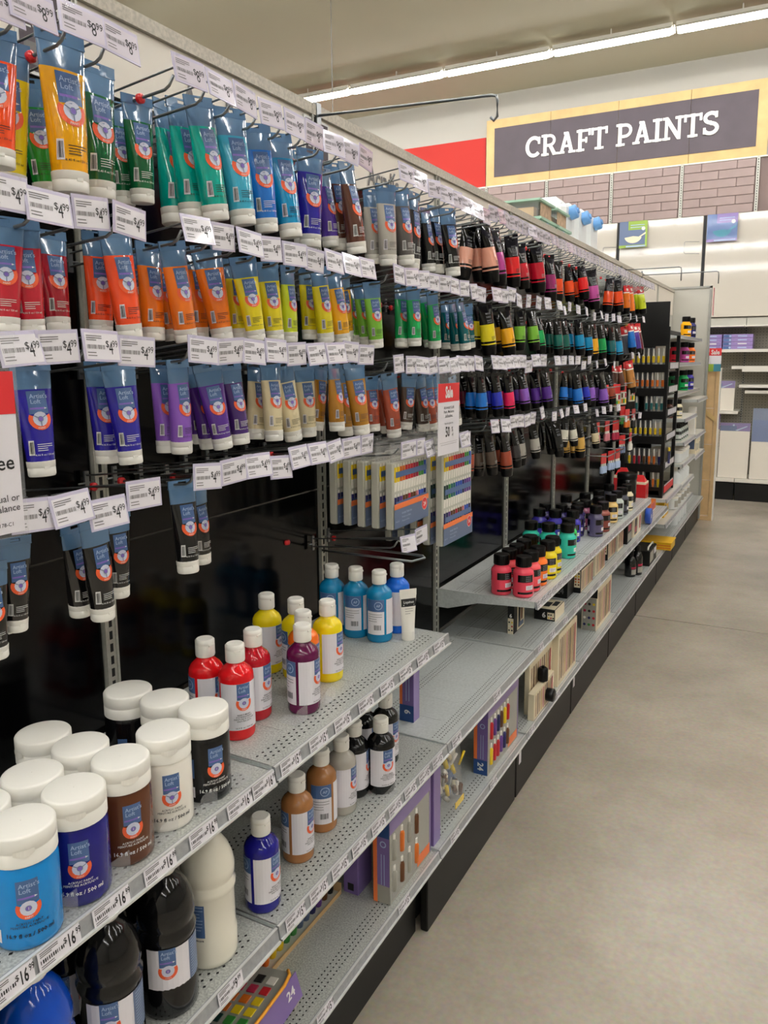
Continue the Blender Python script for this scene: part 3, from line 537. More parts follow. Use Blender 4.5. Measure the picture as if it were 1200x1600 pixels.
for r, y, z in sorted(TAGS, key=lambda q: (q[0], q[1])):
    i = cr.get(r, 0); cr[r] = i+1
    pr = '8' if r == 1 and y < 2.9 else '4' if y < 2.9 and r < 5 else ''
    t = thing('wire_hook', '%s wire hook from the left, with %s tag, %s' % (nth(i), {'8': 'an $8.99', '4': 'a $4.99', '': 'a white'}[pr], {1: 'top row', 2: 'second row', 3: 'third row', 4: 'fourth row', 5: 'low hooks'}[r]), 'hook', (0, y, z), group='wire hooks with price tags')
    put('rod', rod, t); put('label_arm', arm, t); put('back_plate', plate, t)
    k = 1 if y < 2.9 else .8
    o = put('price_tag', TG['far' if r == 1 and not pr else pr], t, (.3015, 0, 0), (R(random.uniform(-5, 5)), R(random.uniform(-14, 4)), R(random.uniform(-10, 6)))); o.scale = (1, k, k*(1.05 if y > 2.9 else 1))
    if random.random() < .3: put('red_stop', stop, t, (.03 if r > 1 else .2, 0, -.056 if r > 1 else -.041), (0, PI/2, 0))
# ------------------------------------------------------------------ bottles and jars standing on the shelves
def cyl(r, a0=0):
    def f(layer): return lambda v: ((r+.0004+.0002*layer)*math.cos(v[0]/r+a0), (r+.0004+.0002*layer)*math.sin(v[0]/r+a0), v[1])
    return f
def flipcap(r, h, k='cap_white', n=22):
    mb = MB().lathe([(r*.97, 0), (r, .002), (r, h*.66), (r*.985, h*.68), (r*.985, h*.71), (r, h*.73), (r, h-.003), (r-.003, h), (r*.5, h-.0008), (.0005, h-.001)], k, n, capt=False)
    return mb
br = .0335
RGB.update(redb=(212, 22, 28), crimb=(176, 18, 34), yelb=(236, 212, 16), orab=(240, 110, 24), plumb=(92, 14, 64), tealb=(14, 124, 172), blub=(20, 100, 206), ultb=(24, 22, 128))
bot_body = MB().lathe([(.03, 0), (br-.001, .003), (br, .008), (br, .118), (br-.001, .126), (br-.006, .134), (br-.014, .141), (.016, .145), (.0155, .150)], 'paint', 28).mesh('bottle_body')
bc = flipcap(.0185, .034); bc.box(.0175, .0197, -.006, .006, .021, .0245, 'cap_white'); bot_cap = bc.mesh('cap')
def bottle_label(ink='ink'):
    mb = MB(); f = cyl(br)
    mb.flat([rect(-.041, .041, .022, .113, 14)], 'paper', f(0))
    g = lambda l: f(l+1)
    artists_print(mb, lambda l: (lambda v: g(l)((v[0]+.006, v[1]))), 'ink', .87, True, .085)
    mb.flat([text('READY-MIXED\nPOURING PAINT\nPEINTURE À COULER\nPINTURA LISTA', .0042, .006, .0505, align='CENTER', bold=.01, res=1)], 'ink', g(1))
    mb.flat([text('16.9 fl oz / 500 ml', .0048, .006, .0245, align='CENTER', bold=.015, res=1)], 'ink', g(1))
    mb.flat([rect(-.094, -.047, .022, .113, 8)], 'paper', f(0)); mb.flat([rect(-.094, -.047, .082, .113, 8)], 'label_blue', f(1))
    mb.flat([arc(-.062, .098, .009, .0105, 0, 360, 14)], 'label_ice', f(2)); mb.flat([text('AP', .009, -.062, .0945, align='CENTER', bold=.01, res=1)], 'label_ice', f(2))
    mb.flat(lines(-.09, -.052, .074, 4, .006, .0012), 'ink_grey', f(1)); mb.flat(bars(-.074, -.055, .034, .047, 12), 'ink', f(1))
    mb.flat([rect(.047, .094, .022, .113, 8)], 'paper', f(0)); mb.flat([rect(.047, .094, .09, .113, 8)], 'label_blue', f(1))
    return mb.mesh('label')
bot_lab = bottle_label()
def bottle(x, y, z, c, yaw, label, grp):
    t = thing('paint_bottle', label, 'paint bottle', (x, y, z), (0, 0, R(yaw)), grp)
    put('bottle_body', bot_body, t, col=RGB[c]); put('cap', bot_cap, t, (0, 0, .1485)); put('label', bot_lab, t)
for x, y, c, yaw, lab in [
    (.180, 1.095, 'redb', -8, 'red paint bottle half hidden behind another red bottle on the upper shelf'), (.249, 1.10, 'redb', -38, 'bright red paint bottle nearest the front, beside the black jar'),
    (.229, 1.18, 'crimb', -8, 'darker crimson bottle right of the two bright red bottles'), (.11, 1.383, 'yelb', -6, 'leftmost yellow paint bottle, farthest back'), (.19, 1.385, 'yelb', -10, 'middle yellow paint bottle, mostly hidden behind an orange one'),
    (.261, 1.405, 'yelb', -10, 'rightmost yellow paint bottle behind the plum bottle'), (.255, 1.318, 'orab', 0, 'orange bottle hidden behind the plum bottle'), (.302, 1.247, 'plumb', -2, 'dark plum paint bottle standing at the front of the upper shelf'),
    (.106, 1.669, 'tealb', 40, 'leftmost of three cerulean blue bottles at the far end'), (.176, 1.674, 'tealb', 44, 'middle of three cerulean blue bottles at the far end'), (.246, 1.673, 'tealb', 40, 'rightmost of three cerulean blue bottles at the far end'),
    (.256, 1.752, 'blub', -20, 'brighter blue bottle behind the small white tube')]:
    bottle(x, y, Z1+.002, c, yaw, lab, 'paint bottles on the upper shelf')
RGB['tanb'] = (160, 108, 62)
for x, y, c, yaw, lab in [(.322, 1.066, 'ultb', -10, 'ultramarine blue bottle alone on the middle shelf'), (.298, 1.218, 'tanb', -6, 'tan bottle, front label visible, on the middle shelf'), (.285, 1.33, 'tanb', 62, 'tan bottle turned to show its back label'),
    (.291, 1.405, 'grey', -8, 'grey paint bottle between tan and black bottles'), (.282, 1.478, 'black', 8, 'black bottle just left of the front black bottle'), (.33, 1.522, 'black', -40, 'front black paint bottle facing the viewer on the middle shelf'), (.24, 1.60, 'black', -16, 'rearmost black bottle under the shelf edge'), (.276, 1.645, 'black', -16, 'last black bottle next to the purple carton')]:
    bottle(x, y, Z2, c, yaw, lab, 'paint bottles on the middle shelf')
RGB['greyb'] = (130, 130, 128)
jr = .0405
jar_body = MB().lathe([(.036, 0), (jr-.001, .003), (jr, .008), (jr, .102), (jr-.002, .108), (jr-.004, .112)], 'paint', 30).mesh('jar_body')
jc = MB().lathe([(jr-.0015, 0), (jr, .001), (jr, .017), (jr-.0008, .0182), (jr-.0008, .0196), (jr, .021), (jr, .0375), (jr-.0015, .0398), (jr-.004, .0405), (.0005, .0405)], 'cap_white', 34, capt=False)
jc.add([((jr+.0008)*math.cos(a/9*.30), (jr+.0008)*math.sin(a/9*.30), z) for a in range(-9, 10, 3) for z in (.018-.004*(1-(a/9)**2), .0235)], [(2*i, 2*i+2, 2*i+3, 2*i+1) for i in range(6)], 'white_plastic')
jar_cap = jc.mesh('cap')
def jar_label(ink, n):
    mb = MB(); f = cyl(jr)
    artists_print(mb, f, ink, .84, n, .068)
    mb.flat([text('ACRYLIC PAINT\nPEINTURE ACRYLIQUE', .0044, 0, .037, align='CENTER', bold=.01, res=1)], ink, f(1))
    mb.flat([text('16.9 fl oz / 500 ml', .008, 0, .020, align='CENTER', bold=.02, res=1)], ink, f(1))
    mb.flat([rect(-.052, -.036, .045, .078, 3)], 'label_blue', f(0)); mb.flat([text('AP', .008, -.044, .058, align='CENTER', res=1)], 'label_ice', f(1))
    mb.flat([rect(-.054, -.036, .012, .030, 3)], 'paper', f(0)); mb.flat(bars(-.052, -.038, .015, .027, 9), 'ink', f(1))
    return mb.mesh('label')
JL = {('ink', True): jar_label('ink', True), ('ink_white', True): jar_label('ink_white', True), ('ink_white', False): jar_label('ink_white', False), ('ink', False): jar_label('ink', False)}
for x, y, c, yaw, ink, n, lab in [(.346, .567, 'cerulean', -34, 'ink', True, 'bright blue jar with white flip cap at the left edge'), (.342, .65, 'ultramarine', -38, 'ink_white', False, 'navy blue jar between the bright blue and brown jars'), (.259, .65, 'ultramarine', -20, 'ink_white', False, 'jar behind the navy jar, only its white cap showing'),
    (.170, .738, 'brown', -100, 'ink_white', True, 'rearmost jar in the column behind the brown jar'), (.252, .738, 'brown', -30, 'ink_white', True, 'middle jar in the column behind the brown jar'), (.334, .738, 'brown', -26, 'ink_white', True, 'brown jar at the front with white lettering'),
    (.329, .828, 'white', -34, 'ink', False, 'white jar with white cap between brown and black'), (.33, .918, 'black', -24, 'ink_white', True, 'black jar at the front beside the red bottle'), (.166, .912, 'black', 0, 'ink_white', True, 'rearmost black jar against the dark panel'), (.248, .915, 'black', 0, 'ink_white', True, 'middle black jar with only its cap in view'),
    (.262, .565, 'cerulean', 0, 'ink', True, 'jar cut off by the left edge behind the bright blue jar')]:
    RGB['brownj'] = (104, 60, 34)
    t = thing('paint_jar', lab, 'paint jar', (x, y, Z1), (0, 0, R(yaw)), 'wide jars on the upper shelf')
    col = {'white': (236, 232, 222), 'cerulean': (14, 128, 200), 'brown': (88, 48, 26), 'ultramarine': (22, 20, 112)}.get(c, RGB[c])
    put('jar_body', jar_body, t, col=col); put('cap', jar_cap, t, (0, 0, .1105)); put('label', JL[(ink, n)], t)
# small white tube standing on its cap
t = thing('standing_tube', 'small white paint tube with black label standing in front of the blue bottles', 'paint tube', (.312, 1.705, Z1+.002), (0, 0, R(-42)))
b_ = MB(); n = 16; vs = []
for j in range(7):
    q = j/6; a = .0165*(1-q)+.023*q; bb = .0165*(1-q)+.001*q
    for i in range(n): vs.append((bb*math.cos(2*PI*i/n), a*math.sin(2*PI*i/n), .024+.094*q))
b_.add(vs, [(j*n+i, j*n+(i+1) % n, (j+1)*n+(i+1) % n, (j+1)*n+i) for j in range(6) for i in range(n)], 'white_plastic', True); b_.obj('tube_body', t)
MB().box(-.001, .001, -.023, .023, .116, .132, 'white_plastic').obj('crimp', t)
MB().lathe([(.0165, 0), (.0172, .002), (.0168, .024)], 'white_plastic', 18).obj('cap', t)
fz = lambda l: (lambda v: (.0165*(1-(v[1]-.024)/.094)+.0008+.001*(v[1]-.024)/.094+.0002*l - abs(v[0])**2*14*(1-(v[1]-.024)/.094), v[0], v[1]))
MB().flat([rect(-.020, .020, .088, .108, 4)], 'ink', fz(0)).flat([text('Liquitex', .0088, 0, .0965, align='CENTER', bold=.02, res=1)], 'ink_white', fz(1)).flat([rect(-.015, .015, .091, .093)], 'ink_white', fz(1)).flat(lines(-.011, .011, .082, 3, .006, .001), 'ink_grey', fz(0)).obj('printed_label', t)
# half gallon bottles below
def big_bottle(x, y, c, label, inkbox=True, yaw=-30):
    t = thing('gallon_bottle', label, 'paint bottle', (x, y, Z2), (0, 0, R(yaw)), 'tall round-shouldered bottles on the middle shelf')
    r = .046
    MB().lathe([(.040, 0), (r-.001, .004), (r, .012), (r, .052), (r-.002, .058), (r-.002, .125), (r, .131), (r+.001, .138), (r-.003, .147), (r-.003, .151), (r, .158), (r, .17), (r-.003, .186), (r-.01, .204), (r-.02, .219), (.018, .226), (.016, .232)], 'paint', 30).obj('bottle_body', t, col=RGB[c])
    MB().lathe([(.018, .230), (.019, .232), (.019, .256), (.017, .258)], 'cap_white', 18).obj('cap', t)
    f = cyl(r-.0015)
    mb = MB()
    if inkbox:
        mb.flat([rect(-.045, .068, .03, .124, 14)], 'paper', f(0)); mb.flat([rect(.024, .068, .045, .124, 6)], 'slate_blue', f(1))
        artists_print(mb, lambda l: (lambda v: f(l+1)((v[0]-.012, v[1]))), 'ink', .85, True, .098)
        mb.flat(lines(.028, .064, .117, 14, .0048, .001), 'label_ice', f(2))
        mb.flat([text('1.05 qt', .006, -.04, .036, bold=.01, res=1)], 'ink', f(1)); mb.flat([text('Black\nNoir', .0085, .004, .046, bold=.02, res=1)], 'ink', f(1))
    else:
        mb.flat([rect(-.052, -.032, .062, .122, 4)], 'label_blue', f(0)); mb.flat(lines(-.05, -.034, .118, 8, .006, .0012), 'label_ice', f(1)); mb.flat(bars(-.05, -.034, .046, .058, 8), 'ink', f(0))
    mb.obj('label', t)
big_bottle(.316, .925, 'ivory', 'tall white bottle with a domed shoulder under the upper shelf', False, -18)
big_bottle(.325, .815, 'black', 'tall glossy black bottle beside the white one, Black Noir label')
big_bottle(.325, .70, 'black', 'second tall black bottle, nearer the lower left corner')
RGB['bigblue'] = (10, 70, 180); RGB['biggreen'] = (10, 100, 40)
big_bottle(.325, .578, 'bigblue', 'tall blue bottle in the lower left corner')
big_bottle(.325, .47, 'biggreen', 'green bottle barely showing at the bottom left corner')
for x, y, c in ((.225, .70, 'black'), (.225, .815, 'black')):
    big_bottle(x, y, c, 'black bottle standing behind the front row, %s' % ('nearer' if y < .75 else 'farther'))
# clear plastic stops in front of the jars
for y in (.60, .69, .785, .875, .965, 1.19, 1.295):
    t = thing('shelf_divider', 'low clear plastic shelf stop, %s from the left on the upper shelf' % nth([.60, .69, .785, .875, .965, 1.19, 1.295].index(y)), 'divider', (.372 if y < 1 else .335, y, Z1+(.0015 if y < 1 else .0035)), (0, 0, R(0)), 'clear shelf stops')
    MB().box(-.045, 0, -.019, .019, 0, .0012, 'clear_plastic').obj('foot', t)
    MB().add([(0, -.019, 0), (.0012, -.019, 0), (.0012, .019, 0), (0, .019, 0), (0, -.019, .026), (.0012, -.019, .026), (0, -.013, .031), (.0012, -.013, .031), (0, .019, .031), (.0012, .019, .031)],
             [(0, 3, 8, 6, 4), (1, 5, 7, 9, 2), (4, 6, 7, 5), (6, 8, 9, 7), (3, 2, 9, 8), (0, 4, 5, 1)], 'clear_plastic').obj('lip', t)
t = thing('shelf_divider', 'dark clear stop in front of the front black bottle', 'divider', (.374, 1.49, Z2+.001), group='clear shelf stops')
MB().box(-.045, 0, -.035, .035, 0, .0012, 'clear_plastic').obj('foot', t); MB().box(0, .0012, -.035, .035, 0, .03, 'clear_plastic').obj('lip', t)

# black-capped jars on the far shelf
lr = .0375
lj_body = MB().lathe([(.033, 0), (lr-.001, .003), (lr, .008), (lr, .088), (lr-.002, .095), (lr-.008, .101), (.0275, .104), (.027, .112)], 'paint', 24).mesh('jar_body')
lj_cap = MB().lathe([(.0275, 0), (.0285, .001), (.0285, .034), (.027, .037), (.0005, .0372)], 'black_cap', 22, capt=False)
for i in range(22):
    a = 2*PI*i/22; lj_cap.box(.028, .0292, -.0011, .0011, .002, .033, 'black_cap', xf=lambda v, a=a: (v[0]*math.cos(a)-v[1]*math.sin(a), v[0]*math.sin(a)+v[1]*math.cos(a), v[2]))
lj_cap = lj_cap.mesh('cap')
def lj_label():
    mb = MB(); f = cyl(lr)
    mb.flat([rect(-.03, .03, .058, .084, 9)], 'black_film', f(0))
    for i in range(3): mb.flat([text('BASICS', .0072, .009, .0755-.0075*i, align='CENTER', bold=.02, sx=.9, res=1)], 'silver_ink', f(1))
    mb.flat([rect(.0, .03, .030, .046, 5)], 'paper', f(0)); mb.flat(lines(.004, .027, .041, 3, .004, .001), 'ink_grey', f(1))
    mb.flat([rect(-.03, .03, .014, .022, 9)], 'black_film', f(0))
    mb.flat([rect(-.085, -.06, .058, .084, 4)], 'black_film', f(0)); mb.flat([rect(-.085, -.06, .014, .022, 4)], 'black_film', f(0)); mb.flat([rect(-.083, -.063, .028, .05, 4)], 'paper', f(0))
    return mb.mesh('label')
lj_lab = lj_label()
RGB.update(coral=(236, 84, 92), pinkred=(226, 72, 92), orangej=(250, 124, 44), yellowj=(240, 220, 20), tealj=(50, 190, 166), indigoj=(58, 50, 160), dviolet=(52, 44, 96), purplegrey=(88, 82, 112), plumj=(150, 80, 110), brickj=(140, 72, 62), sand=(226, 192, 120), silverj=(190, 200, 192), slatej=(72, 74, 84), creamj=(236, 226, 190), greenj=(60, 200, 96), dgrey=(70, 70, 72))
LJ = [(.24, 2.607, 'pinkred', 'coral pink jar at the back left corner of the jar shelf'), (.322, 2.612, 'pinkred', 'coral pink jar at the front left corner of the jar shelf'), (.24, 2.692, 'coral', 'coral jar behind the back left pink jar'), (.322, 2.695, 'coral', 'coral jar behind the front pink jar'),
      (.24, 2.775, 'orangej', 'orange jar in the back row'), (.323, 2.778, 'orangej', 'orange jar in the front row beside the yellow jar'), (.24, 2.86, 'golden', 'golden jar behind the yellow jars'), (.24, 2.945, 'yellowj', 'yellow jar in the back row before the teal jars'),
      (.33, 2.882, 'yellowj', 'yellow jar in the front row with a cream label'), (.325, 2.965, 'lemon', 'second yellow jar, half hidden by the front one'), (.158, 3.211, 'tealj', 'leftmost teal jar'), (.237, 3.207, 'tealj', 'middle teal jar'), (.315, 3.226, 'tealj', 'rightmost teal jar nearest the shelf edge'), (.29, 3.335, 'greenj', 'bright green jar behind the front teal jar'),
      (.102, 3.512, 'indigoj', 'leftmost indigo jar'), (.179, 3.513, 'indigoj', 'middle indigo jar'), (.258, 3.53, 'indigoj', 'rightmost indigo jar'), (.088, 3.652, 'dviolet', 'dark violet jar by the back panel'), (.167, 3.658, 'dviolet', 'dark violet jar in the middle of the shelf'), (.117, 3.929, 'dgrey', 'dark grey jar alone against the back panel'),
      (.244, 3.655, 'dviolet', 'dark violet jar right of the middle one'), (.226, 3.745, 'dviolet', 'dark violet jar half hidden behind the violet ones'), (.327, 3.69, 'purplegrey', 'grey purple jar at the front edge of the shelf'), (.243, 3.83, 'plumj', 'plum jar behind the grey purple jar'), (.333, 3.81, 'brickj', 'brick red jar next to the grey purple jar'),
      (.19, 4.03, 'sand', 'sand yellow jar by the back'), (.28, 3.949, 'brown', 'brown jar behind the brick red jar'), (.322, 4.045, 'sand', 'sand yellow jar in the front row'), (.235, 4.144, 'dgrey', 'dark jar behind the silver one'), (.327, 4.165, 'silverj', 'silver grey jar in the front row'), (.24, 4.37, 'slatej', 'slate jar at the back near the red packet'), (.33, 4.285, 'slatej', 'slate jar in the front row'), (.332, 4.405, 'creamj', 'cream jar near the big black jar')]
for x, y, c, lab in LJ:
    t = thing('small_paint_jar', lab + (' on the jar shelf' if len(lab.split()) < 4 else ''), 'paint jar', (x, y, ZJ+.001), (0, 0, R(random.uniform(-70, -15))), 'black-capped jars on the far shelf')
    put('jar_body', lj_body, t, col=RGB[c]); put('cap', lj_cap, t, (0, 0, .110)); put('label', lj_lab, t)
t = thing('big_black_jar', 'large black jar at the far end of the jar shelf', 'jar', (.28, 4.67, ZJ+.001))
MB().lathe([(.05, 0), (.056, .004), (.056, .135), (.052, .142)], 'black_film', 24).obj('jar_body', t); MB().lathe([(.057, .142), (.058, .145), (.058, .17), (.055, .174)], 'black_cap', 24).obj('lid', t)
# ------------------------------------------------------------------ boxed kits, palettes, packs
def carton(name, label, cat, x0, x1, y0, y1, z, h, cols, group=None):
    """carton with spine on the camera side (-y) and printed front on +x; the caller adds parts"""
    t = thing(name, label, cat, ((x0+x1)/2, (y0+y1)/2, z), group=group)
    a, b = (x1-x0)/2, (y1-y0)/2
    MB().bbox(-a, a, -b, b, 0, h, cols, .0015).obj('box_body', t)
    return t, a, b
def spine(t, a, b, h, items):      # items: (x0f,x1f,z0f,z1f,material)
    mb = MB()
    for i, (p, q, r, s, k) in enumerate(items): mb.flat([rect(-a+2*a*p, -a+2*a*q, h*r, h*s)], k, lambda v, i=i: (v[0], -b-.0004-.0002*i, v[1]))
    mb.obj('spine_print', t)
def window_kit(label, x0, x1, y0, y1, z, h, body, num, pieces):
    t, a, b = carton('art_kit_box', label, 'box', x0, x1, y0, y1, z, h, body)
    spine(t, a, b, h, [(0, .25, 0, 1, 'orange_print'), (.25, 1, .22, 1, 'violet_print'), (.0, 1, 0 if num else .8, .22 if num else 1, 'navy_print')])
    mb = MB()
    if num: mb.flat([text(num, .028, 0, .0, align='CENTER', bold=.03)], 'ink_white', lambda v: (v[1]-.009, -b-.0014, h*.12-v[0]))
    mb.flat([arc(0, h*.72, .006, .009, 0, 360, 12)], 'label_ice', lambda v: (v[0]+a*.25, -b-.0014, v[1]))
    mb.flat(lines(-.05, .035, 0, 2, .008, .002), 'label_ice', lambda v: (a*.25+v[1]+.002, -b-.0014, h*.45+v[0]))
    mb.obj('spine_lettering', t)
    mb = MB()                                          # clear window on the aisle side with a printed rim
    mb.box(a, a+.001, -b, b, h*.84, h, 'violet_print').box(a, a+.001, -b, b, 0, .006, 'grey_card').box(a, a+.001, -b, -b+.008, .006, h*.84, 'grey_card').box(a, a+.001, b-.008, b, .006, h*.84, 'violet_print')
    mb.box(a+.001, a+.0016, b*.3, b*.92, .008, h*.16, 'orange_print').obj('window_rim', t)
    MB().box(a+.0002, a+.0008, -b+.008, b-.008, .006, h*.84, 'clear_film').obj('clear_window', t)
    mb = MB(); n = len(pieces)
    for row in range(2):
        for i, k in enumerate(pieces):
            y = -b*.80+i*(b*1.05/max(1, n-1)); zz = h*.12+row*h*.38
            mb.lathe([(.0075, 0), (.0088, .004), (.0088, h*.22), (.004, h*.25)], k if row == 0 else pieces[(i+2) % n], 8, a-.0005, y, zz).lathe([(.005, h*.25), (.005, h*.31)], 'white_plastic', 8, a-.0005, y, zz)
    mb.obj('paint_pieces', t, kind='stuff')
    return t
window_kit('purple and grey art kit box with clear window on the bottom deck, second bay', .297, .343, 1.536, 1.775, ZD, .225, 'grey_card', '', ['grey_card', 'sw_brown', 'grey_card', 'sw_orange'])
window_kit('boxed 24 piece paint set with purple spine on the bottom deck', .293, .341, 2.218, 2.52, ZD, .235, 'grey_card', '24', ['sw_yellow', 'sw_red', 'sw_red', 'sw_purple', 'sw_navy', 'sw_brown'])
t, a, b = carton('art_kit_box', 'purple carton standing behind the kit box on the bottom deck', 'box', .212, .256, 1.53, 1.6, ZD, .20, 'violet_print'); spine(t, a, b, .20, [(.1, .9, .3, .9, 'violet_print'), (.3, .7, .05, .15, 'ink')])
t, a, b = carton('six_pack_box', 'narrow purple and blue carton marked 6 on the empty middle shelf', 'box', .205, .250, 1.862, 1.90, Z2, .165, 'violet_print')
spine(t, a, b, .165, [(0, .2, .3, 1, 'orange_print'), (0, 1, 0, .3, 'navy_print'), (.45, .5, .38, .95, 'label_ice'), (.65, .7, .38, .95, 'label_ice')])
MB().flat([text('6', .026, 0, 0, align='CENTER', bold=.03)], 'ink_white', lambda v: (v[1]-.006, -b-.0014, .03-v[0])).obj('numeral', t)
# purple frame box and bag next to the kits
t, a, b = carton('flat_kit_box', 'slim purple edged display box between the kit box and the clear bag', 'box', .30, .342, 1.80, 1.845, ZD, .235, 'violet_print'); spine(t, a, b, .235, [(0, .35, 0, 1, 'grey_card')])
t = thing('brush_bag', 'clear plastic bag of mixed craft pieces sagging on the bottom deck', 'bag', (.30, 1.985, ZD))
vs = []; fs = []; n = 14
for j in range(8):
    q = j/7; a = .038*(1-.75*q)*(1+.1*math.sin(j*2.1)); bb = .105*(1-.12*q)
    for i in range(n):
        th = 2*PI*i/n; vs.append((a*math.cos(th)*(1+.12*math.sin(3*th+j)), bb*math.sin(th), .002+.225*q))
fs = [(j*n+i, j*n+(i+1) % n, (j+1)*n+(i+1) % n, (j+1)*n+i) for j in range(7) for i in range(n)]
MB().add(vs, fs, 'clear_film', True).obj('bag_film', t)
mb = MB(); rd = random.Random(3)
for i in range(40):
    y = rd.uniform(-.08, .08); z = .012+rd.uniform(0, .15); x = rd.uniform(-.016, .02)*(1-z*3)
    mb.tube([(x, y, z), (x+rd.uniform(-.01, .01), y+rd.uniform(-.03, .03), z+rd.uniform(.02, .05))], rd.uniform(.004, .009), rd.choice(['sw_white', 'sw_white', 'cream_print', 'sw_brown', 'slate_blue', 'sw_yellow', 'grey_card']), 6)
mb.obj('craft_pieces', t, kind='stuff')
MB().box(.036, .0368, -.02, .045, .02, .04, 'sw_yellow').obj('yellow_sticker', t)
# watercolour palette lying at the bottom left
t = thing('watercolour_palette', 'watercolour palette box with colour pans and orange elastic at the bottom', 'palette', (.262, 1.045, ZD+.075), (R(6), R(-12), R(0)))
MB().bbox(-.065, .065, -.115, .115, -.03, 0, 'grey_card', .004).obj('tray', t)
MB().box(.0655, .067, -.115, .115, -.055, .002, 'violet_print').flat([text('24', .026, 0, 0, align='CENTER', bold=.03)], 'ink_white', lambda v: (.0675, .085+v[0], -.032+v[1])).obj('sleeve', t)
MB().tube([(.05, .112, .004), (.063, .10, .006), (.068, .075, .006), (.066, 0, .006), (.062, -.06, .006), (.05, -.115, .005)], .0035, 'elastic_orange', 8).obj('elastic', t)
pans = ['sw_brown', 'sw_black', 'sw_white', 'sw_crimson', 'sw_crimson', 'sw_red', 'sw_orange', 'sw_orange', 'sw_yellow', 'sw_orange', 'sw_yellow', 'sw_yellow', 'sw_darkgreen', 'sw_green', 'sw_green', 'sw_navy', 'sw_blue', 'sw_teal', 'sw_purple', 'sw_pink', 'sw_blue', 'sw_brown', 'sw_black', 'sw_teal']
for i, k in enumerate(pans):
    x = -.035+.032*(i % 3); y = .083-.0255*(i//3)
    MB().bbox(x-.0105, x+.0105, y-.0095, y+.0095, 0, .0022, k, .0035).obj('colour_pan', t)
for p in ((-.05, -.1), (.05, -.1), (-.05, .1), (.05, .1)): MB().box(p[0]-.008, p[0]+.008, p[1]-.008, p[1]+.008, -.07, -.03, 'grey_card').obj('riser', t)
# row of crayon packs at the back of the deck
t = thing('marker_tray', 'long clear tray of coloured markers at the back of the bottom deck', 'marker set', (.185, 1.33, ZD))
MB().box(-.02, .025, -.19, .19, 0, .004, 'frosted_plastic').box(.025, .027, -.19, .19, 0, .012, 'pine').box(-.02, .027, .188, .19, 0, .03, 'pine').obj('tray', t)
for i in range(14):
    k = ['sw_crimson', 'sw_pink', 'sw_red', 'sw_orange', 'sw_yellow', 'sw_yellow', 'sw_green', 'sw_green', 'slate_blue', 'slate_blue', 'sw_navy', 'sw_purple', 'sw_brown', 'sw_black'][i]
    m_ = MB().lathe([(.009, .004), (.0105, .012), (.0105, .10), (.008, .108)], k, 8, 0, -.175+.027*i); m_.lathe([(.008, .108), (.008, .135), (.006, .138)], 'white_plastic', 8, 0, -.175+.027*i); m_.obj('marker', t)
# far bottom deck and middle shelf stock
def pack(name, label, cat, x0, x1, y0, y1, z, h, body, face=None, rows=None, group=None):
    t, a, b = carton(name, label, cat, x0, x1, y0, y1, z, h, body, group)
    if face: mb = MB(); [mb.flat([rect(-b+2*b*p, -b+2*b*q, h*r, h*s)], k, lambda v, i=i: (a+.0004+.0002*i, v[0], v[1])) for i, (p, q, r, s, k) in enumerate(face)]; mb.obj('front_print', t)
    return t, a, b
def dots(t, a, b, h, nx, nz, z0, z1, cols, back='cream_print', num=None):
    mb = MB().flat([rect(-a*.88, a*.88, h*(z0-.06), h*(z1+.06))], back, lambda v: (v[0], -b-.0004, v[1]))
    for i in range(nx):
        for j in range(nz):
            mb.flat([disc(-a*.88+1.76*a*(i+.5)/nx, h*(z0+(z1-z0)*(j+.5)/nz), min(a*.55/nx, h*(z1-z0)*.36/nz), 9)], cols[(i*nz+j) % len(cols)], lambda v: (v[0], -b-.0008, v[1]))
    if num: mb.flat([text(num[0], num[1], 0, 0, align='CENTER', bold=.03)], 'ink_white', lambda v: (v[0]+num[2], -b-.0008, num[3]+v[1]))
    mb.obj('swatch_print', t)
wood_face = [(.04, .96, .03, .97, 'cream_print')]+[(.06+.088*i, .06+.088*i+.05, .1, .9, k) for i, k in enumerate(['kraft', 'sw_brown', 'kraft', 'pine', 'sw_pink', 'kraft', 'sw_brown', 'pine', 'kraft', 'sw_crimson'])]
pack('brush_set', 'tall card of wooden brushes leaning on the bottom deck', 'brush set', .306, .326, 2.70, 3.0, ZD, .20, 'cream_print', wood_face)
t, a, b = pack('fallen_set', 'tilted cream set box with round black knob on the bottom deck', 'box', .333, .358, 2.66, 2.92, ZD, .105, 'cream_print', wood_face)
MB().lathe([(.0, 0), (.024, 0), (.026, .004), (.026, .028), (.022, .032), (.0005, .033)], 'black_cap', 20, capt=False, capb=False).obj('round_knob', t)
t.children[-1].rotation_euler = (0, PI/2, 0); t.children[-1].location = (a, .03, .045)
t = thing('brush_roll', 'small black round case above the cream set box', 'case', (.348, 2.80, ZD+.105)); MB().lathe([(.012, 0), (.02, .004), (.02, .05), (.014, .056)], 'black_cap', 16).obj('case_body', t); MB().lathe([(.006, .056), (.006, .062)], 'black_cap', 10).obj('case_button', t)
pack('brush_set', 'second wooden brush card farther along the bottom deck', 'brush set', .325, .352, 3.0, 3.29, ZD, .225, 'cream_print', wood_face)
t, a, b = pack('swatch_box', 'grey box with rows of colour dots standing on the bottom deck', 'box', .262, .338, 3.74, 4.06, ZD, .215, 'cream_print', wood_face); dots(t, a, b, .215, 3, 4, .06, .72, ['sw_navy', 'sw_white', 'sw_crimson', 'sw_crimson', 'sw_green', 'sw_navy', 'sw_black', 'sw_black', 'sw_red', 'sw_red', 'sw_red', 'sw_yellow'], 'grey_card')
MB().box(-a-.0006, a+.0006, -b-.0012, -b-.0006, .17, .215, 'black_board').obj('black_band', t)
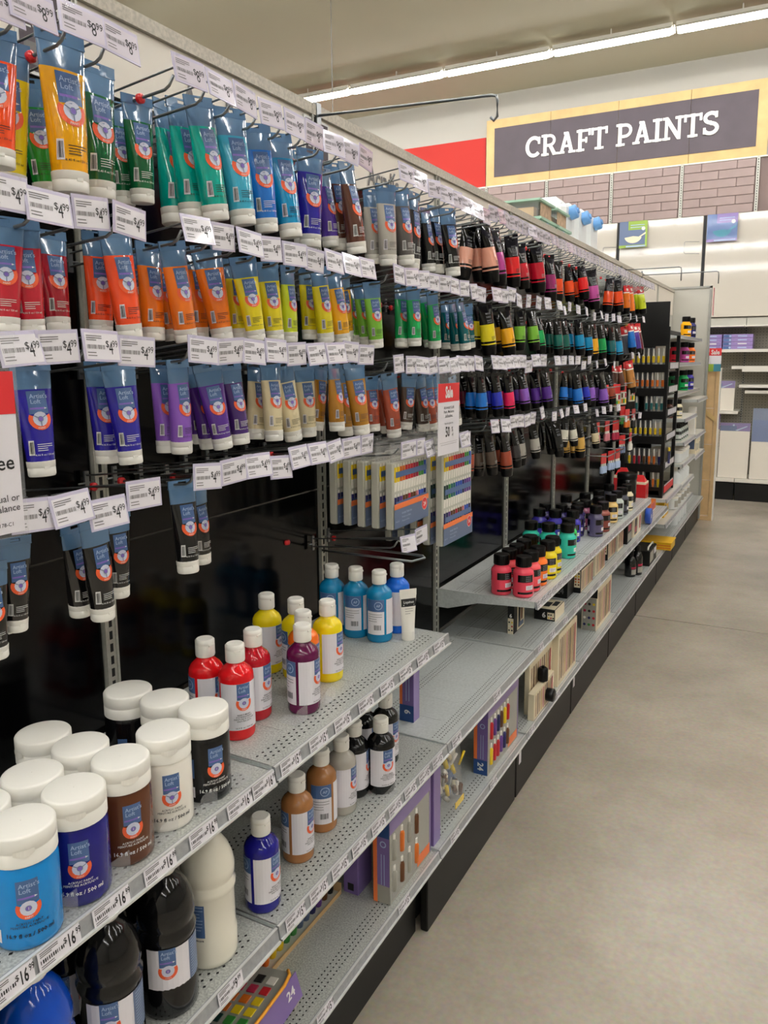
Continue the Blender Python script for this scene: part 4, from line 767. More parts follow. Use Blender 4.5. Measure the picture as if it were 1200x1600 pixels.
t, a, b = pack('six_paint_box', 'small upright black box marked 6 under the jar shelf', 'box', .243, .268, 2.675, 2.80, Z2, .12, 'black_board', [(.3, .98, .03, .97, 'cream_print'), (.4, .6, .1, .9, 'sw_black'), (.65, .8, .3, .8, 'sw_brown'), (.5, .9, .1, .25, 'slate_blue')]); dots(t, a, b, .12, 2, 3, .06, .45, ['sw_black', 'sw_white', 'sw_black', 'sw_black', 'sw_red', 'sw_yellow'], num=('6', .02, 0, .065))
t, a, b = pack('six_paint_box', 'black and cream box marked 6 lying flat under the jar shelf', 'box', .28, .365, 2.885, 3.02, Z2, .046, 'black_board', [(.0, 1, .0, 1, 'cream_print')])
mb = MB().flat([text('6', .03, 0, 0, bold=.03, align='CENTER')], 'ink_white', lambda v: (v[0]-.002, -b-.0006, .012+v[1])); mb.flat([rect(.012, .04, .006, .034)], 'cream_print', lambda v: (v[0], -b-.0005, v[1]))
for i, k in enumerate(['sw_yellow', 'sw_red', 'sw_black', 'sw_black', 'sw_black']): mb.flat([disc(.018+.009*(i % 3), .012+.013*(i//3), .0035, 8)], k, lambda v: (v[0], -b-.0008, v[1]))
mb.obj('swatch_print', t); MB().flat([rect(-a*.95, a*.95, -b*.95, b*.95)], 'cream_print', lambda v: (v[0], v[1], .0466)).flat([rect(-a*.5, a*.2, -b*.5, b*.4), rect(a*.3, a*.8, -b*.2, b*.7)], 'ink', lambda v: (v[0], v[1], .047)).obj('top_print', t)
t, a, b = pack('paint_set_box', 'black box marked 24 lying under the jar shelf', 'box', .265, .33, 3.197, 3.32, Z2, .075, 'black_board'); MB().flat([text('24', .034, 0, 0, bold=.03, align='CENTER')], 'ink_grey', lambda v: (v[0], -b-.0006, .02+v[1])).obj('numeral', t)
t, a, b = pack('swatch_box', 'cream and black swatch box next to the 24 box', 'box', .33, .36, 3.30, 3.53, Z2, .105, 'black_board', wood_face); dots(t, a, b, .105, 2, 5, .3, .9, ['sw_brown', 'sw_orange', 'sw_red', 'sw_yellow', 'sw_black'])
pack('swatch_box', 'pale wood fronted box on the middle shelf, beyond the cream swatch box', 'box', .30, .355, 3.60, 3.80, Z2, .11, 'cream_print', wood_face)
t, a, b = pack('swatch_box', 'black edged box with brown dots on the middle shelf, farther along', 'box', .276, .342, 3.92, 4.10, Z2, .11, 'black_board', wood_face); dots(t, a, b, .11, 3, 4, .35, .92, ['sw_brown', 'sw_crimson', 'sw_orange', 'sw_black'])
pack('brush_set', 'upright brush card on the middle shelf in the fifth bay', 'brush set', .335, .35, 4.13, 4.27, Z2, .12, 'cream_print', wood_face)
pack('dark_set', 'dark boxed set with grey print on the middle shelf', 'box', .335, .362, 4.32, 4.44, Z2, .115, 'black_board', [(.1, .9, .1, .5, 'grey_card'), (.2, .8, .6, .9, 'sw_crimson')])
pack('red_set', 'white boxed set with red markers on the middle shelf', 'box', .335, .362, 4.50, 4.72, Z2, .125, 'cream_print', [(.1, .45, .1, .85, 'sw_black'), (.15, .4, .2, .45, 'sw_crimson'), (.55, .7, .1, .9, 'sw_white'), (.75, .9, .2, .8, 'sw_crimson')])
# red mesh packets, tape
for i, (x, y, z, lab) in enumerate([(.30, 4.98, Z2, 'red topped display carton at the end of the jar shelf'), (.2, 4.95, Z2, 'red packet peeking behind the large black jar')]):
    t, a, b = carton('red_carton', lab, 'box', x-.045, x+.045, y-.05, y+.05, z, .26 if i == 0 else .30, 'cream_print')
    h = .26 if i == 0 else .30
    MB().add([(-a, -b, h*.6), (a, -b, h*.6), (a, b, h*.6), (-a, b, h*.6), (-a, -b, h*.94), (a, -b, h*.94), (a, b, h*.94), (-a, b, h*.94), (-a*.5, 0, h*1.15), (a*.5, 0, h*1.15)], [(0, 1, 5, 4), (1, 2, 6, 5), (2, 3, 7, 6), (3, 0, 4, 7), (4, 5, 9, 8), (6, 7, 8, 9), (5, 6, 9), (7, 4, 8)], 'red_plastic', xf=lambda v: (v[0]*1.02, v[1]*1.02, v[2])).obj('red_top', t)
    MB().box(a, a+.0008, -b*.8, b*.8, h*.25, h*.5, 'navy_print').obj('blue_print', t)
t = thing('tape_roll', 'round blue roll hanging off the middle shelf below the red carton', 'roll', (.372, 4.93, Z2+.052)); MB().lathe([(.012, -.016), (.048, -.016), (.05, -.012), (.05, .012), (.048, .016), (.012, .016)], 'sw_blue', 24, capb=False, capt=False).obj('roll', t); t.children[0].rotation_euler = (0, PI/2, 0); MB().box(.0165, .017, -.014, .014, -.012, .012, 'paper').obj('sticker', t)
for i, (y, x, h) in enumerate([(4.84, .29, .16), (4.90, .318, .185), (4.98, .27, .17)]):
    t = thing('dark_bottle', '%s black bottle with red band on the bottom deck under the blue roll' % ORD[i], 'bottle', (x, y, ZD), group='black bottles with red bands')
    MB().lathe([(.03, 0), (.034, .004), (.034, h*.62), (.024, h*.76), (.016, h*.8), (.016, h*.84)], 'black_film', 18).obj('bottle_body', t); MB().lathe([(.018, h*.84), (.018, h), (.015, h+.002)], 'black_cap', 14).obj('cap', t)
    f = cyl(.034); MB().flat([rect(-.04, .04, h*.1, h*.3, 10)], 'grey_card', f(0)).flat([rect(-.04, .04, h*.32, h*.4, 10)], 'sw_crimson', f(0)).obj('label', t)
t = thing('boxed_kit', 'dark grey kit with white handle strips on the bottom deck', 'box', (.28, 5.25, ZD)); MB().bbox(-.08, .08, -.13, .13, 0, .10, 'kick_black').obj('box_body', t); MB().box(.08, .0812, -.12, .0, .02, .09, 'grey_card').box(.08, .0812, .03, .11, .05, .09, 'paper').obj('front_print', t); MB().tube([(.06, -.1, .10), (.06, -.08, .118), (.06, .08, .118), (.06, .1, .10)], .006, 'white_plastic').obj('handle', t)
t = thing('yellow_tray', 'bright yellow corrugated tray sticking out over the kick plate', 'tray', (.27, 5.72, ZD)); 
MB().box(-.14, .15, -.10, .10, .0, .05, 'yellow_plastic').box(-.14, .15, -.102, -.1, .012, .018, 'sw_orange').box(-.14, .15, -.102, -.1, .03, .036, 'sw_orange').obj('tray_body', t); MB().box(-.14, .155, -.106, .106, .05, .056, 'yellow_plastic').obj('rim', t)
t, a, b = carton('yellow_box', 'yellow carton with blue emblem on the low shelf', 'box', .24, .33, 5.85, 6.05, .44, .12, 'yellow_plastic'); MB().flat([rect(-b*.9, -b*.2, .02, .09)], 'sw_navy', lambda v: (a+.0005, v[0], v[1])).flat([disc(0, .06, .02)], 'sw_blue', lambda v: (v[0], -b-.0005, v[1])).obj('emblem', t)
t, a, b = carton('orange_box', 'red orange box under the tower rack shelf', 'box', .20, .32, 5.30, 5.52, Z2, .06, 'sw_orange'); MB().flat([rect(-b*.8, b*.5, .01, .05)], 'sw_red', lambda v: (a+.0005, v[0], v[1])).obj('front_print', t)

# ------------------------------------------------------------------ hanging tube sets in clear cases
def tube_set(label, x, y0, y1, z0, z1, rows, num, swing=0, front=True):
    t = thing('paint_tube_set', label, 'paint set', (x, (y0+y1)/2, z1), (0, R(swing), 0), 'hanging clear cases of paint tubes')
    hw, H = (y1-y0)/2, z1-z0
    MB().bbox(-.011, .011, -hw, hw, -H, 0, 'frosted_plastic', .003).obj('clear_case', t)
    MB().box(-.0008, .0008, -hw*.92, hw*.92, 0, .05, 'clear_film').box(-.001, .001, -.012, .012, .03, .036, 'ink_grey').obj('hang_flap', t)
    mb = MB(); n = 12
    for r, cols in enumerate(rows):
        zt = -.004-r*(H*.9/len(rows)); hh = H*.86/len(rows)
        for i in range(n):
            y = -hw*.86+2*hw*.86*i/(n-1); c = cols[i*len(cols)//n]
            mb.lathe([(.0035, -hh*.10), (.0038, -hh*.0)], 'white_plastic', 6, .0095, y, zt)
            mb.add([(.0112+.003*math.cos(a), y+.0062*math.sin(a), zt+z) for z in (-hh*.10, -hh*.62, -hh*.95) for a in (-PI/2, -PI/4, 0, PI/4, PI/2)], [(0, 5, 6, 1), (1, 6, 7, 2), (2, 7, 8, 3), (3, 8, 9, 4)], c)
            mb.add([(.0112+.003*math.cos(a)*(1-(z == 1)), y+.0062*math.sin(a), zt-hh*(.62+.33*z)) for z in (0, 1) for a in (-PI/2, -PI/4, 0, PI/4, PI/2)], [(0, 5, 6, 1), (1, 6, 7, 2), (2, 7, 8, 3), (3, 8, 9, 4)], 'white_plastic')
        mb.box(.0145, .0149, -hw*.9, hw*.9, zt-hh*.46, zt-hh*.26, 'label_blue')
    mb.obj('small_tubes', t, kind='stuff')
    c = MB().box(.0150, .0156, -hw, hw, -H+.002, -H+.052, 'slate_blue').box(.0152, .0158, -hw, hw, -H+.052, -H+.066, 'orange_print')
    f = lambda v: (.0163, v[0], v[1])
    c.flat([text('Acrylic Paint Set', .0085, -hw*.6, -H+.036, bold=.01, res=1), text('Peinture acrylique', .007, -hw*.6, -H+.026, res=1), text('Pintura acrílica', .007, -hw*.6, -H+.016, res=1), text("Artist's Loft", .007, -hw*.95, -H+.018, sx=.6, res=1)], 'label_ice', f)
    c.flat([disc(hw*.74, -H+.042, .0175, 18)], 'sw_white', lambda v: (.0164, v[0], v[1])); c.flat([disc(hw*.74, -H+.042, .016, 18)], 'sale_red', lambda v: (.0166, v[0], v[1]))
    c.flat([text(num, .016, hw*.74, -H+.0365, align='CENTER', bold=.03, res=1)], 'ink_white', lambda v: (.0168, v[0], v[1])); c.obj('printed_card', t)
warm = ['sw_yellow', 'sw_orange', 'sw_red', 'sw_red', 'sw_crimson', 'sw_green', 'sw_blue']; cool = ['sw_darkgreen', 'sw_green', 'sw_teal', 'sw_blue', 'sw_blue', 'sw_navy', 'sw_purple', 'sw_purple']; earth = ['sw_navy', 'sw_purple', 'sw_brown', 'sw_crimson', 'sw_brown', 'sw_pink', 'sw_blue', 'sw_navy']
for i in range(5):
    tube_set('%s case from the front in the shorter hanging stack of clear tube sets' % ORD[i], .262-.042*i, 1.70, 1.90, 1.172, 1.343, [warm, earth], '24', 0)
for i in range(5):
    tube_set('%s case from the front in the taller hanging stack of clear tube sets' % ORD[i], .262-.042*i, 2.005, 2.225, 1.062, 1.333, [warm, cool, earth], '36', 0)
def set_hook(label, y, z):
    t = thing('long_hook', label, 'hook', (0, y, z)); MB().tube([(.01, -.02, 0), (.29, -.02, .012), (.30, -.02, .02)], .0028, 'wire').tube([(.01, .02, 0), (.29, .02, .012), (.30, .02, .02)], .0028, 'wire').tube([(.30, -.02, .02), (.30, .02, .02)], .0028, 'wire').obj('rod', t); o = put('price_tag', TG[''], t, (.303, 0, .02)); o.scale = (1, .75, 1)
set_hook('double wire hook holding the shorter stack of clear tube cases', 1.80, 1.376); set_hook('double wire hook holding the taller stack, partly behind the Sale card', 2.115, 1.366)
t = thing('empty_hook', 'empty double hook below the shorter stack of tube cases', 'hook', (0, 1.62, 1.13)); MB().tube([(.01, -.03, 0), (.26, -.03, .0), (.28, -.0, .004), (.26, .03, .0), (.01, .03, 0)], .0028, 'wire').obj('rod', t); MB().lathe([(.008, -.006), (.01, 0), (.008, .006)], 'red_plastic', 10).obj('red_stop', t); t.children[-1].location = (.12, 0, 0)

# small bottle packs and cards on red headers near the tower
def red_pack(label, x, y, z, c, n=3, card=False):
    t = thing('carded_pack', label, 'paint pack', (x, y, z), (0, 0, R(random.uniform(-25, 0))), 'red-headed packs on hooks')
    MB().box(-.002, .002, -.032, .032, -.055, 0, 'red_plastic').box(-.004, -.002, -.008, .008, -.012, -.004, 'wire').obj('red_header', t)
    if card:
        MB().bbox(-.006, .006, -.032, .032, -.13, -.055, 'frosted_plastic').obj('blister', t); m_ = MB()
        for i in range(6): m_.box(.006, .0085, -.026+.018*(i % 3), -.012+.018*(i % 3), -.12+.033*(i//3), -.095+.033*(i//3), ['sw_orange', 'sw_green', 'sw_yellow', 'sw_brown', 'sw_white', 'sw_crimson'][i])
        m_.obj('pieces', t, kind='stuff')
    else:
        for i in range(n):
            b = MB().lathe([(.005, -.055), (.006, -.068)], 'sw_white', 8, .0, -.022+.022*i).lathe([(.006, -.068), (.0105, -.075), (.0105, -.108)], c, 10, 0, -.022+.022*i).lathe([(.0105, -.108), (.0105, -.118)], 'black_cap', 10, 0, -.022+.022*i); b.obj('small_bottle', t)
for lab, x, y, z, c, card in [('red-headed pack of pink bottles, leftmost', .21, 4.17, 1.262, 'sw_pink', 0), ('red-headed pack of pink bottles, second', .235, 4.29, 1.262, 'sw_pink', 0), ('red-headed pack of magenta bottles, third', .25, 4.44, 1.255, 'sw_crimson', 0), ('red-headed pack with orange bottles hanging askew', .25, 4.75, 1.30, 'sw_orange', 0), ('red-headed pack with green bottles', .2, 4.86, 1.31, 'sw_green', 0), ('red-headed pack with black bottles', .25, 4.95, 1.29, 'sw_black', 0),
        ('lower pack of light blue bottles, left', .22, 4.30, 1.08, 'label_ice', 0), ('lower pack of light blue bottles, middle', .235, 4.42, 1.085, 'label_ice', 0), ('lower pack of light blue bottles, right', .25, 4.52, 1.085, 'label_ice', 0), ('lower pack of white bottles by the tower', .25, 4.88, 1.15, 'sw_white', 0), ('lower pack of grey bottles by the tower', .22, 4.78, 1.14, 'slate_blue', 0),
        ('red-topped blister card in the third row, left', .21, 4.36, 1.455, '', 1), ('red-topped blister card in the third row, middle', .23, 4.52, 1.455, '', 1), ('red-topped blister card in the third row, right', .25, 4.86, 1.47, '', 1), ('red-topped blister card in the third row, between the others', .235, 4.68, 1.46, '', 1)]:
    red_pack(lab, x, y, z, c or 'sw_red', 3, bool(card))
for i, (y, z) in enumerate([(4.30, 1.247), (4.86, 1.262), (4.42, 1.075), (4.84, 1.125), (4.44, 1.445), (4.80, 1.455)]):
    t = thing('bare_rail', '%s of the thin bars carrying red-headed packs' % ORD[i], 'rail', (0, y, z)); MB().tube([(.03, -.22, 0), (.03, .22, 0)], .004, 'wire').tube([(.26, -.22, 0), (.26, .22, 0)], .003, 'wire').tube([(.01, -.2, 0), (.26, -.2, 0)], .003, 'wire').tube([(.01, .2, 0), (.26, .2, 0)], .003, 'wire').obj('bar', t)

# ------------------------------------------------------------------ sale signs in clear sleeves
def sale_sign(label, x, y, z, w, h, rot=0, alt=False):
    t = thing('sale_sign', label, 'sign', (x, y, z), (0, 0, R(rot)))
    MB().box(-.001, -.0002, -w/2-.006, w/2+.006, -h-.006, .045, 'clear_plastic').box(-.0015, .0022, -w/2-.007, w/2+.007, .040, .046, 'clear_plastic').obj('clear_sleeve', t)
    MB().box(0, .001, -w/2, w/2, -h, 0, 'paper').obj('card', t)
    f = lambda v: (.0014, v[0], v[1]); rh = h*.26
    MB().flat([rect(-w/2, w/2, -rh, 0)], 'sale_red', f).flat([text('Sale', rh*.84, 0, -rh*.76, align='CENTER', bold=.04, sx=.72*w/.142*.19/h*1.05)], 'ink_white', lambda v: (.0018, v[0], v[1])).obj('red_panel', t)
    if alt:
        MB().flat([text('free', h*.13, w*.45, -h*.60, align='RIGHT', bold=.01), text('of equal or\nlesser balance', h*.062, w*.47, -h*.80, align='RIGHT'), text('178-C1', h*.035, w*.4, -h*.955, align='RIGHT')], 'ink', f).obj('lettering', t)
        MB().box(-.003, .003, -.008, .008, .044, .062, 'clear_plastic').obj('clip', t); return
    m_ = MB().flat([text('All Artist\'s Loft\nPaint, Mediums\n& Brushes', h*.058, 0, -h*.36, align='CENTER', bold=.004)], 'ink', f)
    m_.flat([text('buy one get one', h*.045, 0, -h*.575, align='CENTER')], 'ink_grey', f)
    m_.flat([text('50', h*.2, -w*.06, -h*.75, align='CENTER', bold=.02, sx=.75)], 'ink', f).flat([text('%', h*.1, w*.13, -h*.69, bold=.01, sx=.75), text('off', h*.05, w*.14, -h*.75)], 'ink', f)
    m_.flat([rect(-w*.42, w*.42, -h*.832, -h*.829), rect(-w*.38, w*.38, -h*.862, -h*.858), rect(-w*.2, w*.2, -h*.478, -h*.474)], 'ink_grey', f); m_.obj('lettering', t)
    MB().box(-.003, .003, -.008, .008, .044, .062, 'clear_plastic').obj('clip', t)
sale_sign('tall Sale card reading 50 percent in a clear sleeve, middle of the picture', .318, 1.943, 1.536, .142, .192)
sale_sign('large Sale card cut off by the left edge of the picture', .33, .547, 1.589, .142, .194, 0, True)
# ------------------------------------------------------------------ black tower rack of pens and brushes
t = thing('display_rack', 'tall black display rack of pens and brushes standing on the far shelf', 'display rack', (0, 5.65, .622))
TX0, TX1, TY, TH = .06, .33, .50, 1.36
MB().box(TX0, TX1, .02, .03, 1.06, TH, 'black_board').box(TX0, .17, TY-.01, TY, 0, TH, 'black_board').box(TX0, TX0+.012, .02, TY, 0, TH, 'black_board').obj('header_board', t)
for x, y, z in ((TX1, 0, 1.19), (TX1, TY, 1.16), (TX0, 0, 1.0), (TX0, TY, 1.0)): MB().box(x-.012, x+.012, y-.012, y+.012, 0, z, 'black_board').obj('post', t)
MB().box(TX1-.012, TX1+.012, 0, TY, 1.14, 1.165, 'black_board').box(TX0, TX1, -.005, TY, 0, .05, 'black_board').box(TX1+.012, TX1+.016, .04, TY-.04, .03, .075, 'sale_red').obj('base', t)
TR = [(.90, 'sw_yellow'), (.735, 'sw_orange'), (.575, 'sw_teal'), (.40, 'sw_yellow'), (.20, None), (.04, None)]
for i, (z, c) in enumerate(TR):
    s_ = MB().box(TX0, TX1, -.005, .004, z-.02, z+.035, 'black_board').box(TX0, TX1, .0, TY-.02, z-.02, z-.014, 'black_board').box(TX1+.010, TX1+.013, .03, TY-.03, z+.0, z+.05, 'black_board').obj('tray', t)
    MB().flat([rect(.06+.05*j, .10+.05*j, z+.005, z+.045) for j in range(8)], 'paper', lambda v: (TX1+.0135, v[0], v[1])).obj('label_strip', t)
ti = 0
for i, (z, c) in enumerate(TR):
    for j in range(7):
        if i == 2 and j in (0, 2): continue
        if i == 5 and j in (0, 1, 4): continue
        x = .10+.034*j
        k = c or [['sw_yellow', 'sw_red', 'sw_crimson', 'sw_brown', 'sw_orange', 'sw_orange', 'sw_navy'], ['sw_yellow', 'sw_yellow', 'sw_brown', 'sw_green', 'sw_green', 'sw_orange', 'sw_yellow']][i-4][j]
        p = thing('marker_pack', '%s pack from the left in the %s tray of the black display rack' % (nth(j), nth(i)), 'marker pack', (x, 5.655+.02, .622+z), (R(6), 0, 0), 'packs in the black display rack')
        hh = .15
        MB().bbox(-.014, .014, -.006, .006, -.01, hh, 'clear_plastic', .003).obj('clear_wrap', p)
        m_ = MB().lathe([(.004, 0), (.007, .01), (.0075, hh*.5)], 'silver_ink' if i < 4 else k, 8).lathe([(.0095, hh*.32), (.0098, hh*.62)], k, 8).lathe([(.006, hh*.62), (.004, hh*.96)], 'sw_white', 8); m_.obj('pens', p)
p = thing('marker_pack', 'blue marker pack hanging on the aisle side of the black display rack', 'marker pack', (TX1+.02, 5.80, .622+.20)); MB().bbox(-.004, .004, -.02, .02, 0, .18, 'clear_plastic').obj('clear_wrap', p); MB().lathe([(.008, .03), (.009, .035), (.009, .12)], 'sw_navy', 8).lathe([(.009, .12), (.009, .145)], 'sw_yellow', 8).obj('pens', p)

# ------------------------------------------------------------------ jars and supplies on the far white shelves
def far_jar(x, y, z, c, label, big=1.0, cap='black_cap'):
    p = thing('small_paint_jar', label, 'paint jar', (x, y, z+.001), (0, 0, R(-60)), 'jars on the far shelves', big)
    put('jar_body', lj_body, p, col=c if isinstance(c, tuple) else RGB[c]); put('cap', lj_cap, p, (0, 0, .110)); put('label', lj_lab, p)
for x, y, z, c, lab in [(.245, 7.17, 1.775, 'amber', 'amber jar on the highest far shelf'), (.255, 7.42, 1.775, 'navy', 'navy jar on the highest far shelf'), (.19, 6.95, 1.56, 'crimson', 'crimson jar on the second far shelf'), (.24, 7.17, 1.56, 'orchid', 'orchid pink jar on the second far shelf'), (.255, 7.45, 1.56, 'orangej', 'orange jar on the second far shelf'),
                        (.19, 6.95, 1.32, 'darkgreen', 'dark green jar on the third far shelf'), (.24, 7.20, 1.32, 'emerald', 'emerald jar on the third far shelf'), (.255, 7.45, 1.32, 'indigoj', 'indigo jar on the third far shelf'),
                        (.30, 6.50, 1.13, 'creamj', 'cream jar on the fourth far shelf'), (.24, 6.44, 1.13, 'brown', 'dark brown jar on the fourth far shelf')]:
    far_jar(x, y, z, c, lab, 1.18 if z > 1.2 else 1)
for i in range(5): far_jar(.31, 6.47+.10*i, .945, 'silverj', '%s clear medium jar with black cap on the fifth far shelf' % ORD[i], .95)
for i in range(4):
    p = thing('white_pot', '%s white lidded pot on the sixth far shelf' % ORD[i], 'pot', (.31, 6.48+.13*i, .776), group='white pots')
    MB().lathe([(.04, 0), (.048, .005), (.05, .075)], 'milky', 18).obj('pot_body', p); MB().lathe([(.052, .075), (.053, .078), (.053, .095), (.05, .098)], 'white_plastic', 18).obj('lid', p)
for i in range(6):
    p = thing('white_bottle', '%s white bottle on the seventh far shelf' % ORD[i], 'bottle', (.315, 6.45+.105*i, .601), group='white bottles on the far shelf')
    MB().lathe([(.035, 0), (.04, .004), (.04, .08), (.02, .10), (.015, .115)], 'milky', 16).obj('bottle_body', p); MB().lathe([(.017, .11), (.017, .14), (.013, .143)], 'black_cap' if i % 2 else 'white_plastic', 12).obj('cap', p)
for i in range(5):
    p = thing('white_tub', '%s white tub on the low far shelf' % ORD[i], 'tub', (.31, 6.25+.17*i, .441), group='white tubs'); MB().lathe([(.05, 0), (.06, .004), (.062, .085)], 'milky', 18).obj('tub_body', p); MB().lathe([(.064, .085), (.064, .10), (.06, .103)], 'white_plastic', 18).obj('lid', p); MB().flat([rect(-.05, .05, .02, .07, 8)], 'grey_card', cyl(.0615)(0)).obj('label', p)
for i in range(4):
    p = thing('gesso_bottle', '%s large pale bottle on the far bottom deck' % ORD[i], 'bottle', (.285, 6.55+.17*i, ZD), group='large pale bottles'); MB().lathe([(.05, 0), (.055, .005), (.055, .10), (.03, .125), (.022, .13)], 'milky', 18).obj('bottle_body', p); MB().lathe([(.024, .128), (.024, .155), (.02, .158)], 'white_plastic', 12).obj('cap', p)
for i, (y, h) in enumerate([(7.35, .17), (7.47, .15), (7.60, .16)]):
    p = thing('pale_box', '%s pale boxed supply on the ninth bay shelf' % ORD[i], 'box', (.32, y, .746), group='pale supply boxes'); MB().bbox(-.03, .04, -.045, .045, 0, h, 'cream_print').obj('box_body', p); MB().flat([rect(-.035, .035, h*.2, h*.6)], 'grey_card', lambda v: (.0405, v[0], v[1])).flat([rect(-.02, .03, h*.3, h*.8)], 'slate_blue', lambda v: (v[0], -.0455, v[1])).obj('print', p)
p = thing('tall_white_case', 'tall white case with a long front label near the wooden end frame', 'case', (.32, 7.30, .93+.001)); MB().bbox(-.03, .03, -.05, .05, 0, .24, 'white_plastic').obj('case_body', p); MB().box(.03, .0306, -.03, .03, .05, .2, 'cream_print').obj('label', p)
# white partition and wooden end frame
t = thing('end_partition', 'tall pale grey end partition with darker rim beyond the tower rack', 'partition', (0, 8.09, 0))
MB().box(-.05, .325, .0, .03, .02, 2.255, 'grey_panel').obj('panel', t); MB().box(.325, .345, -.012, .035, .02, 2.275, 'grey_edge').box(-.05, .345, -.012, .035, 2.255, 2.275, 'grey_edge').obj('rim', t)
t = thing('wooden_end_frame', 'pale pine frame at the end of the aisle shelving', 'frame', (0, 8.14, 0))
for x in (.44,): MB().box(x-.022, x+.012, 0, .05, .03, 1.47, 'pine').obj('post', t)
MB().box(.452, .462, -.004, .08, .0, 1.50, 'white_plastic').obj('white_edge', t)
for i in range(4):
    MB().box(.30, .415, .008, .026, .05+.355*i, .40+.355*i, 'pine').obj('plank', t)
MB().add([(.32, -.004, 1.12), (.43, -.004, 1.03), (.43, -.004, .98), (.32, -.004, 1.07), (.32, .008, 1.12), (.43, .008, 1.03), (.43, .008, .98), (.32, .008, 1.07)], [(0, 3, 2, 1), (4, 5, 6, 7), (0, 1, 5, 4), (3, 7, 6, 2), (1, 2, 6, 5), (0, 4, 7, 3)], 'wood_frame').obj('brace', t)
MB().box(.29, .455, -.002, .06, 0, .035, 'pine').obj('foot', t)
t = thing('sale_card', 'small red and white Sale card above the wooden end frame', 'sign', (.40, 8.10, 1.47))
MB().box(-.05, .06, 0, .003, 0, .22, 'paper').obj('card', t); MB().flat([rect(-.05, .06, .15, .22)], 'sale_red', lambda v: (v[0], -.0005, v[1])).flat([text('Sale', .06, .005, .162, align='CENTER', bold=.03, sx=.8)], 'ink_white', lambda v: (v[0], -.001, v[1])).flat([rect(-.05, -.005, 0, .07)], 'green_print', lambda v: (v[0], -.0005, v[1])).flat([rect(-.005, .06, 0, .07)], 'cyan_print', lambda v: (v[0], -.0005, v[1])).obj('print', t)
t = thing('pink_flag', 'faded pink strip sign on the edge of the grey partition', 'sign', (.357, 8.14, 2.0)); MB().box(-.002, .002, -.03, .05, 0, .26, 'sw_pink').obj('strip', t)
# rods standing out above the header
for lab, y, z, L in [('long grey sign rod reaching over the aisle from the top of the shelving', 1.80, 2.225, .50), ('far sign rod over the aisle, higher of the two', 6.37, 2.235, .56), ('far sign rod over the aisle, lower of the two', 5.606, 2.20, .40)]:
    t = thing('sign_rod', lab, 'rod', (0, y, z)); MB().tube([(.006, 0, .0), (L-.015, 0, -.022 if y < 2 else 0), (L-.003, 0, -.025 if y < 2 else -.006), (L, 0, -.036 if y < 2 else -.02), (L, 0, -.07 if y < 2 else -.09)] + ([(L-.008, 0, -.078), (L-.016, 0, -.07)] if y < 2 else []), .0036, 'wire', 8).obj('rod', t); MB().box(0, .012, -.01, .01, -.05, .03, 'wire').obj('bracket', t)

# ------------------------------------------------------------------ things standing on top of the shelving
MB_top = MB().box(-1.02, -.061, SEAM[0], 8.08, 2.20, 2.225, 'white_metal'); o = MB_top.obj('top_deck'); tag(o, 'white top deck on the back side of the shelving behind the header', 'shelf')
for i, (x, y, L, lab) in enumerate([(-.475, 4.78, .32, 'mint green storage bin with clear upper wall on top of the shelving, nearer'), (-.475, 5.13, .30, 'smaller mint green bin with printed clear sides on top of the shelving')]):
    t = thing('storage_bin', lab, 'bin', (x, y, 2.2255)); W = .20
    mb = MB(); a = .012
    for (x0, x1, y0, y1) in ((-W, W, -L/2, -L/2+a), (-W, W, L/2-a, L/2), (-W, -W+a, -L/2+a, L/2-a), (W-a, W, -L/2+a, L/2-a)): mb.box(x0, x1, y0, y1, 0, .20, 'mint_bin')
    mb.box(-W, W, -L/2, L/2, 0, .012, 'mint_bin').box(-W-.012, W+.012, -L/2-.012, -L/2+a, .19, .205, 'mint_bin').box(-W-.012, W+.012, L/2-a, L/2+.012, .19, .205, 'mint_bin').box(W-a, W+.012, -L/2, L/2, .19, .205, 'mint_bin').obj('bin_body', t)
    MB().box(-W+.02, W-.02, -L/2+.02, -L/2+.024, .205, .30, 'clear_plastic').box(W-.024, W-.02, -L/2+.02, L/2-.02, .205, .30, 'clear_plastic').box(-W+.02, -W+.024, -L/2+.02, L/2-.02, .205, .30, 'clear_plastic').obj('clear_wall', t)
    MB().box(-W, W, -L/2, L/2, .30, .312, 'mint_bin').obj('lid', t)
    MB().box(W-.019, W-.017, -L*.3, L*.4, .206, .298, 'kraft').box(W+.0125, W+.0145, -L*.2, -L*.08, .08, .18, 'label_ice').box(-W+.05, W-.05, -L*.38, L*.38, .206, .27, 'pine').obj('contents', t)
for i in range(3):
    t = thing('water_jug', '%s milky white jug with blue cap on top of the shelving' % ORD[i], 'jug', (-.55+.02*i, 5.82+.285*i, 2.2255), group='milky jugs on top of the shelving')
    MB().bbox(-.15, .13, -.14, .14, 0, .48, 'milky', .03).add([(-.12, -.12, .48), (.10, -.12, .48), (.10, .12, .48), (-.12, .12, .48), (-.09, -.08, .535), (.04, -.08, .535), (.04, .08, .535), (-.09, .08, .535)], [(0, 1, 5, 4), (1, 2, 6, 5), (2, 3, 7, 6), (3, 0, 4, 7), (4, 5, 6, 7)], 'milky').obj('jug_body', t)
    c_ = MB().lathe([(.045, 0), (.05, .004), (.05, .05), (.044, .056), (.02, .058), (.02, .07)], 'lid_blue', 18).obj('cap', t); c_.location = (.126, 0, .42); c_.rotation_euler = (0, R(75), 0)

